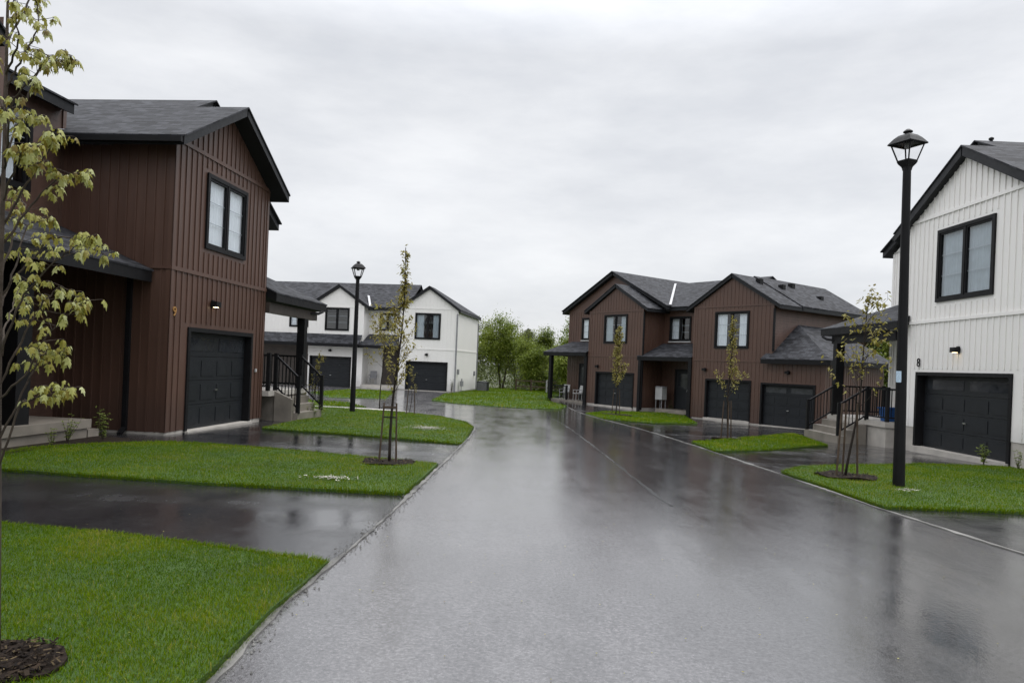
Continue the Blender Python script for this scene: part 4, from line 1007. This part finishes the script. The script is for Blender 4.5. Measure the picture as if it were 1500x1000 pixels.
BR = [([(9, 130), (25, 100), (44, 68), (58, 30), (50, -8)], 0), ([(9, 165), (38, 146), (58, 98), (75, 84), (88, 96), (104, 88)], .08), ([(6, 225), (18, 150), (42, 118), (74, 84)], -.1),
      ([(4, 260), (22, 184), (44, 168), (58, 172)], .12), ([(4, 330), (38, 272), (60, 236), (80, 206), (88, 198)], -.08), ([(2, 360), (45, 300), (84, 262), (104, 258), (124, 256)], .06),
      ([(2, 430), (40, 386), (76, 346), (116, 352), (152, 372)], .0), ([(1, 520), (30, 440), (62, 400), (96, 372), (132, 346)], -.12), ([(0, 560), (38, 486), (64, 440), (88, 420), (126, 440)], .1),
      ([(0, 585), (44, 540), (62, 500), (96, 462), (118, 446)], -.05), ([(0, 640), (42, 560), (58, 520), (80, 515), (98, 522)], .1), ([(0, 680), (28, 592), (58, 580), (78, 568), (97, 571)], -.04),
      ([(8, 180), (-10, 90), (-30, 20)], .2), ([(4, 320), (-40, 220), (-80, 160)], .1), ([(0, 480), (-50, 400), (-90, 330)], -.2), ([(10, 60), (34, 20), (58, -40), (70, -90)], .15), ([(8, 110), (28, 60), (20, 0)], -.2), ([(3, 400), (24, 330), (36, 300), (20, 280)], .22), ([(2, 450), (22, 390), (40, 330), (64, 318)], .25), ([(2, 300), (20, 250), (32, 225), (48, 215)], -.22), ([(5, 250), (14, 200), (10, 160)], -.3), ([(2, 500), (14, 460), (30, 420)], .3)]
for pts, dy in BR:
    n = len(pts); pw = [pix(a, b, 3.50+dy*i/(n-1)*1.6) for i, (a, b) in enumerate(pts)]
    fine = []
    for i in range(n-1):
        for j in range(5): fine.append(pw[i].lerp(pw[i+1], j/5)+rvec(r2)*.006)
    fine.append(pw[-1]); m_ = len(fine)
    tb.tube(fine, [.0052*(1-.82*i/m_)+.0008 for i in range(m_)], 5, False)
    for i, p in enumerate(fine):
        if i < m_*.32: continue
        for _rep in range(r2.choice((1, 1, 2))):
            e = rvec(r2); e.z = abs(e.z)*.6; q = p+e*r2.uniform(.03, .11); tb.tube([p, q], [.002, .0013], 3, False)
            leaves_at(q, r2.choice((3, 4, 5, 6)), .032)
    leaves_at(pw[-1], 7, .035)
tb.build('trunk', M['bark'], TR, smooth=True); lb.build('crown', M['maple'], TR, tint=lt)

# woodland trees beyond the lawn
def wood_tree(name, label, x, y, h, spread, mat, seed, nleaf=5200, leafL=.16, base=.12, conifer=False, bark='bark'):
    r_ = random.Random(seed); H = thing(name, label, 'tree', (x, y, G(x, y)-.12), 0, 'woodland trees beyond the lawn')
    t = MB(); c = MB(); tn = []; tips = []
    if conifer:
        t.tube([(0, 0, -.1), (0, 0, h)], [.16, .02], 7)
        for b in range(130):
            f_ = r_.uniform(.12, .98); a = r_.uniform(0, 6.283); ln = spread*(1-f_)**.8+.15
            q = Vector((math.cos(a)*ln, math.sin(a)*ln, h*f_-ln*.25)); t.tube([(0, 0, h*f_), q], [.03, .008], 3, False)
            for _ in range(max(2, nleaf//90)):
                s_ = r_.random()**.6; p = Vector((0, 0, h*f_)).lerp(q, s_)+rvec(r_)*.14
                leaf(c, p, (q-Vector((0, 0, h*f_))).normalized()+rvec(r_)*.7, (0, 0, 1), leafL, leafL*.35); tn.extend([min(1, max(0, r_.gauss(.5, .2)))]*5)
    else:
        stems = r_.choice((2, 3, 3, 4))
        for s_ in range(stems):
            def grow(p, d, ln, rad, lev):
                q = p.copy(); pts = [p.copy()]; S = 4
                for k in range(S):
                    d = (d+rvec(r_)*.17+Vector((0, 0, .05))).normalized(); q = q+d*ln/S; pts.append(q.copy())
                t.tube(pts, [rad*(1-.5*k/S) for k in range(S+1)], 5 if lev < 2 else 3, False)
                if lev >= 3: tips.append((q.copy(), d.copy())); return
                if lev >= 1: tips.append((pts[2], d.copy()))
                for _ in range(r_.choice((2, 3, 3))):
                    a = rvec(r_); e = (d*1.0+a*.75).normalized(); e.z = max(e.z, -.05); grow(q if r_.random() < .6 else pts[2+r_.randrange(2)], e.normalized(), ln*r_.uniform(.55, .8), rad*.5, lev+1)
            a = r_.uniform(0, 6.283); grow(Vector((math.cos(a)*.15, math.sin(a)*.15, -.1)), Vector((math.cos(a)*.28*spread/h*2, math.sin(a)*.28*spread/h*2, 1)).normalized(), h*.34, .10*h/6, 0)
        mx = max(p.z for p, _ in tips); k = h/mx
        t.v = [(a, b, z*k) for a, b, z in t.v]
        per = max(4, int(1.9*nleaf)//len(tips))
        for p, d in tips:
            p = Vector((p.x, p.y, p.z*k)); tone = r_.gauss(.5, .17); rad = r_.uniform(.28, .62)*spread/2.6
            for _ in range(per):
                q = p+Vector((r_.gauss(0, 1)*rad*.6, r_.gauss(0, 1)*rad*.6, r_.gauss(0, 1)*rad*.55))
                leaf(c, q, rvec(r_)+Vector((0, 0, -.2)), (0, 0, 1), leafL*r_.uniform(.6, 1.3), leafL*r_.uniform(.4, .8)); tn.extend([min(1, max(0, tone+r_.gauss(0, .16)))]*5)
        # low growth round the foot
        for _ in range(nleaf//5):
            a = r_.uniform(0, 6.283); rr = spread*.75*math.sqrt(r_.random()); q = Vector((math.cos(a)*rr, math.sin(a)*rr, r_.random()**1.5*h*.42))
            leaf(c, q, rvec(r_), (0, 0, 1), leafL, leafL*.55); tn.extend([min(1, max(0, r_.gauss(.35, .2)))]*5)
    t.build('trunk', M[bark], H); c.build('crown', M[mat], H, tint=tn); return H
WT = [('willow_tree', 'tall rounded yellow green willow just right of the white house', -.8, 64.5, 6.5, 3.6, 'spring', 1, 9000),
      ('willow_tree', 'dull olive willow half behind the white house', -4.3, 67, 6.0, 3.0, 'dull', 2, 6000),
      ('broadleaf_tree', 'low olive bush tree right of the willow at the wood edge', 1.9, 61.5, 4.3, 2.9, 'spring', 3, 7000),
      ('broadleaf_tree', 'pale green young tree in the middle of the gap', 3.0, 66, 5.4, 3.0, 'spring', 4, 6500),
      ('spruce_tree', 'dark conifer rising between the pale trees', 1.6, 78, 6.6, 2.0, 'conifer', 5, 4200),
      ('spruce_tree', 'smaller dark conifer beside the taller one', 3.2, 82, 6.0, 1.9, 'conifer', 6, 3600),
      ('broadleaf_tree', 'bright green tree left of the brown porch post', 4.7, 60, 5.6, 3.0, 'spring', 7, 7500),
      ('broadleaf_tree', 'tall yellow green tree beside the brown house', 6.6, 62.5, 7.0, 2.8, 'spring', 8, 7500),
      ('broadleaf_tree', 'bushy green tree behind the brown porch', 5.2, 55.5, 3.6, 2.0, 'spring', 9, 5200),
      ('broadleaf_tree', 'grey green thicket tree at the back of the gap', .6, 72, 5.6, 2.8, 'dull', 10, 5200),
      ('broadleaf_tree', 'green tree glimpsed beyond the porch of white house 8', 20.5, 37.5, 5.6, 2.4, 'spring', 12, 6500),
      ('broadleaf_tree', 'second green tree glimpsed beyond the porch of white house 8', 24.5, 42.5, 6.2, 2.8, 'spring', 13, 6500)]
for a in WT: wood_tree(*a[:9], conifer=(a[0] == 'spruce_tree'))
# far-off wood: one mass
wm_ = MB(); wt = []
r3 = random.Random(77)
for i in range(150):
    x = r3.uniform(-70, 80); y = r3.uniform(90, 112); hh = r3.uniform(4.0, 6.8); z = G(x, y)-.2; tone = r3.gauss(.45, .2)
    for _ in range(190):
        a = rvec(r3); q = Vector((x+a.x*2.4, y+a.y*2.0, z+hh*.5+a.z*hh*.5*r3.random()**.3))
        leaf(wm_, q, rvec(r3), (0, 0, 1), .5, .3); wt.extend([min(1, max(0, tone+r3.gauss(0, .15)))]*5)
tag(wm_.build('woods', M['dull'], tint=wt), 'distant wood closing the view behind the houses', 'woods', kind='stuff')

# shrubs
def shrub(label, x, y, h, w_, seed, mat='shrub', leafL=.05, n=14, z0=None, group='small planted shrubs'):
    r_ = random.Random(seed); H = thing('shrub', label, 'shrub', (x, y, (G(x, y)+.06) if z0 is None else z0), 0, group); t = MB(); c = MB(); tn = []
    for i in range(n):
        a = r_.uniform(0, 6.283); d = Vector((math.cos(a)*w_/h*r_.random(), math.sin(a)*w_/h*r_.random(), 1)); p = Vector((0, 0, -.04)); ln = h*r_.uniform(.55, 1.05); pts = [p]
        for s_ in range(6):
            d = (d+rvec(r_)*.16).normalized(); p = p+d*ln/6; pts.append(p)
            if s_ > 0:
                for _ in range(4):
                    e = rvec(r_); e.z = abs(e.z)*.5; leaf(c, p, e, (0, 0, 1), leafL*r_.uniform(.6, 1.2), leafL*.5); tn.extend([min(1, max(0, r_.gauss(.5, .25)))]*5)
        t.tube(pts, [.005-.0006*i for i in range(7)], 4, False)
    t.build('stem', M['bark'], H); c.build('foliage', M[mat], H, tint=tn); return H
shrub('yellow green shrub in the mulch bed nearest the porch step', -7.05, 12.35, .62, .16, 1)
shrub('dark leaved low shrub in the mulch bed by the porch', -7.45, 12.0, .50, .18, 2, leafL=.045)
shrub('tiny yellow shrub at the mulch bed front edge', -7.35, 11.45, .36, .12, 3, leafL=.04, n=8)
shrub('small leafy shrub standing before the garage door of house 8', 10.2, 15.25, .55, .18, 4, leafL=.08, n=8)
shrub('small shrub at the corner of the house 8 garage', 10.55, 14.7, .42, .16, 5, leafL=.06, n=6)
for i, (x, y, h, lab) in enumerate(((-5.55, 19.95, .5, 'weedy plant at the foot of the house 9 steps'), (-5.5, 20.5, .42, 'low weed just behind the house 9 steps'), (8.0, 40.2, .8, 'plant by the middle brown porch, left one'), (8.9, 39.5, .7, 'plant by the middle brown porch, right one'), (-4.0, 47.7, .9, 'conical shrub at the right corner of the white house'))):
    shrub(lab, x, y, h, .2, 20+i, 'dull' if i > 1 else 'shrub', .07, 10, G(x, y)+.02)

# ------------------------------------------------------------------ small things
def bin_(loc):
    H = thing('recycling_bin', 'blue recycling bin on the porch of white house 8', 'bin', loc, R(10)); b = MB()
    b.hexa([(-.2, -.15, 0), (.2, -.15, 0), (.2, .15, 0), (-.2, .15, 0), (-.25, -.2, .38), (.25, -.2, .38), (.25, .2, .38), (-.25, .2, .38)]); b.build('body', M['bluebin'], H)
    b = MB(); b.box(-.27, .27, -.22, -.19, .35, .4); b.box(-.27, .27, .19, .22, .35, .4); b.box(-.27, -.24, -.19, .19, .35, .4); b.box(.24, .27, -.19, .19, .35, .4); b.build('rim', M['bluebin'], H)
mw = Matrix.Translation((10.8, 19.7, -.07)) @ Matrix.Rotation(R(-89.5), 4, 'Z')
bin_(mw @ Vector((-.75, .15, .60)))
mb_ = Matrix.Translation((4.99, 42.18, -.48)) @ Matrix.Rotation(R(-53), 4, 'Z')
def chair(loc, rz, label, mat, group):
    H = thing('patio_chair', label, 'chair', loc, rz, group)
    b = MB(); b.box(-.24, .24, -.22, .24, .41, .45); soft(b.build('seat', M[mat], H), .01)
    b = MB(); b.hexa([(-.24, .2, .46), (.24, .2, .46), (.24, .24, .46), (-.24, .24, .46), (-.23, .30, .92), (.23, .30, .92), (.23, .34, .92), (-.23, .34, .92)]); soft(b.build('backrest', M[mat], H), .01)
    for sx in (-.21, .21):
        for sy in (-.19, .21): b = MB(); b.bar((sx, sy, 0), (sx*.95, sy*.95, .41), .03); b.build('leg', M[mat], H)
        b = MB(); b.bar((sx*1.12, -.2, .63), (sx*1.12, .28, .65), .045, .03); b.bar((sx*1.12, -.18, .43), (sx*1.12, -.18, .63), .03); b.build('armrest', M[mat], H)
chair(mb_ @ Vector((-3.4, .55, .14)), R(-40), 'pale patio chair on the left brown porch, nearer the post', 'palegrey', 'patio chairs')
chair(mb_ @ Vector((-2.2, .6, .14)), R(-70), 'pale patio chair on the left brown porch, nearer the door', 'palegrey', 'patio chairs')
mW = Matrix.Translation((-7.2, 48.26, -.36)) @ Matrix.Rotation(R(-8), 4, 'Z')
chair(mW @ Vector((-2.5, .6, .30)), R(0), 'dark patio chair on the white house porch', 'grey', 'patio chairs')
def air_con(loc, rz):
    H = thing('air_conditioner', 'dark air conditioner unit beside the white house end wall', 'air conditioner', loc, rz); b = MB(); b.box(-.4, .4, -.4, .4, .05, .75); soft(b.build('casing', M['fascia'], H), .03)
    b = MB(); 
    for k in range(9): b.box(-.36, .36, -.412, -.402, .12+k*.065, .15+k*.065)
    b.build('grille', M['grey'], H); b = MB(); b.lathe((0, 0, .75), [(.33, 0), (.33, .02), (.1, .03)], 16); b.build('fan_guard', M['grey'], H)
air_con(mW @ Vector((4.35, 5.6, -.05)), R(-8))
def gas_meter(loc, rz):
    H = thing('gas_meter', 'grey gas meter with pipes at the white house corner', 'gas meter', loc, rz)
    b = MB(); b.box(-.14, .14, -.1, .1, .5, .85); soft(b.build('body', M['grey'], H), .03)
    b = MB(); b.tube([(-.1, 0, -.1), (-.1, 0, .95), (-.08, 0, 1.0), (.08, 0, 1.0), (.1, 0, .95), (.1, 0, .85)], [.025]*6, 6); b.build('pipe', M['grey'], H)
gas_meter(mW @ Vector((3.72, .9, -.05)), R(82))
def grill(loc, rz):
    H = thing('storage_box', 'pale grey box on legs beside the middle brown porch', 'box', loc, rz); b = MB(); b.box(-.24, .24, -.2, .2, .62, 1.28); soft(b.build('box', M['palegrey'], H), .02)
    b = MB(); b.hexa([(-.26, -.22, 1.282), (.26, -.22, 1.282), (.26, .22, 1.282), (-.26, .22, 1.282), (-.22, -.18, 1.35), (.22, -.18, 1.35), (.22, .18, 1.35), (-.22, .18, 1.35)]); b.build('lid', M['grey'], H)
    for sx in (-.2, .2):
        for sy in (-.16, .16): b = MB(); b.bar((sx, sy, -.1), (sx, sy, .62), .04); b.build('leg', M['grey'], H)
grill(mb_ @ Vector((4.25, .95, -.02)), R(-53))
def marker(loc):
    H = thing('garden_post', 'short white garden post beside the middle brown porch', 'post', loc); b = MB(); b.box(-.045, .045, -.045, .045, -.1, .7); b.build('post', M['palegrey'], H)
    b = MB(); b.lathe((0, 0, .7), [(.075, 0), (.075, .04), (.02, .1)], 4, R(45)); b.build('cap', M['palegrey'], H)
marker((7.95, 40.9, G(7.95, 40.9)))
def fence():
    H = thing('wooden_fence', 'low wooden rail fence at the back of the far lawn', 'fence', (0, 0, 0)); pts = [(.4, 57.5), (1.6, 56.8), (2.8, 56.0), (4.0, 55.0)]
    for i, (x, y) in enumerate(pts):
        b = MB(); b.box(x-.06, x+.06, y-.06, y+.06, G(x, y)-.2, G(x, y)+1.05); b.build('post', M['palegrey'] if i == 2 else M['stake'], H)
    for a, b_ in zip(pts[:-1], pts[1:]):
        for z in (.45, .9): b = MB(); b.bar((*a, G(*a)+z), (*b_, G(*b_)+z), .05, .09); b.build('rail', M['stake'], H)
fence()
# loose fallen leaves and pebbles: one scatter
sm = MB(); st = []
for _ in range(420):
    x = rnd.uniform(-4.5, 5); y = rnd.uniform(3.2, 13)
    if x < -1.3 and rnd.random() < .3: continue
    z = G(x, y)+(.032 if x > -1.4 else .10); leaf(sm, (x, y, z), (rnd.uniform(-1, 1), rnd.uniform(-1, 1), .02), (0, 0, 1), rnd.uniform(.008, .02), rnd.uniform(.006, .014), .2, 0); st.extend([rnd.random()]*5)
tag(sm.build('leaf_litter', M['olive'], tint=st), 'tiny fallen leaf scraps strewn over the wet road', 'leaf litter', kind='stuff')

# ------------------------------------------------------------------ light, sky, camera
def ramp2(n, l, fac, stops):
    # colour ramp clamps at 1: scale down here and up again with a vector multiply
    c_ = ramp(n, l, fac, [(p, v/3) for p, v in stops])
    m_ = n.new('ShaderNodeVectorMath'); m_.operation = 'SCALE'; m_.inputs['Scale'].default_value = 3; l.new(c_, m_.inputs[0]); return m_.outputs[0]
wd = bpy.data.worlds.new('World'); SC.world = wd; wd.use_nodes = True
n = wd.node_tree.nodes; l = wd.node_tree.links; bg = n['Background']
sky = n.new('ShaderNodeTexSky'); sky.sky_type = 'NISHITA'; sky.sun_disc = False
ELEV, ROT = R(66), R(60)
sky.sun_elevation = ELEV; sky.sun_rotation = ROT
tc = n.new('ShaderNodeTexCoord'); sp = n.new('ShaderNodeSeparateXYZ'); l.new(tc.outputs['Generated'], sp.inputs[0])
mp = n.new('ShaderNodeMapping'); mp.inputs['Scale'].default_value = (1, 1, 3.2); l.new(tc.outputs['Generated'], mp.inputs['Vector'])
c1 = noise(n, l, mp.outputs[0], 1.7, 7, .58); c2 = noise(n, l, mp.outputs[0], 4.5, 6, .6)
cl = mixc(n, l, .38, ramp(n, l, c1, [(.30, (5.4, 5.65, 6.15)), (.50, (7.1, 7.25, 7.55)), (.70, (9.0, 9.1, 9.3))]), ramp(n, l, c2, [(.3, (6.0, 6.15, 6.5)), (.7, (8.9, 8.9, 8.95))]))
zen = ramp2(n, l, sp.outputs['Z'], [(.0, .80), (.40, .84), (.60, 1.9), (1.0, 2.9)])
cl = mixc(n, l, 1.0, cl, zen, 'MULTIPLY')
l.new(mixc(n, l, .93, sky.outputs[0], cl), bg.inputs['Color']); bg.inputs['Strength'].default_value = .10
sd = bpy.data.lights.new('sun', 'SUN'); sd.energy = 1.2; sd.angle = R(40); sd.color = (1, .97, .93)
so = bpy.data.objects.new('sun', sd); COL.objects.link(so)
dirv = Vector((math.sin(ROT)*math.cos(ELEV), math.cos(ROT)*math.cos(ELEV), math.sin(ELEV)))
so.rotation_euler = dirv.to_track_quat('Z', 'Y').to_euler(); so.location = (0, 0, 30)

cam = bpy.data.cameras.new('camera'); co = bpy.data.objects.new('camera', cam); COL.objects.link(co)
cam.sensor_width = 36; cam.lens = 1041.7/1500*36; cam.shift_y = 34/1500; cam.clip_end = 4000; cam.clip_start = .05
cr, sr = math.cos(RO), math.sin(RO)
co.matrix_world = Matrix(((cr, -sr, 0, 0), (0, 0, -1, 0), (sr, cr, 0, 1.7), (0, 0, 0, 1)))
SC.camera = co
SC.view_settings.view_transform = 'Standard'; SC.view_settings.look = 'None'; SC.view_settings.exposure = .42; SC.view_settings.gamma = 1
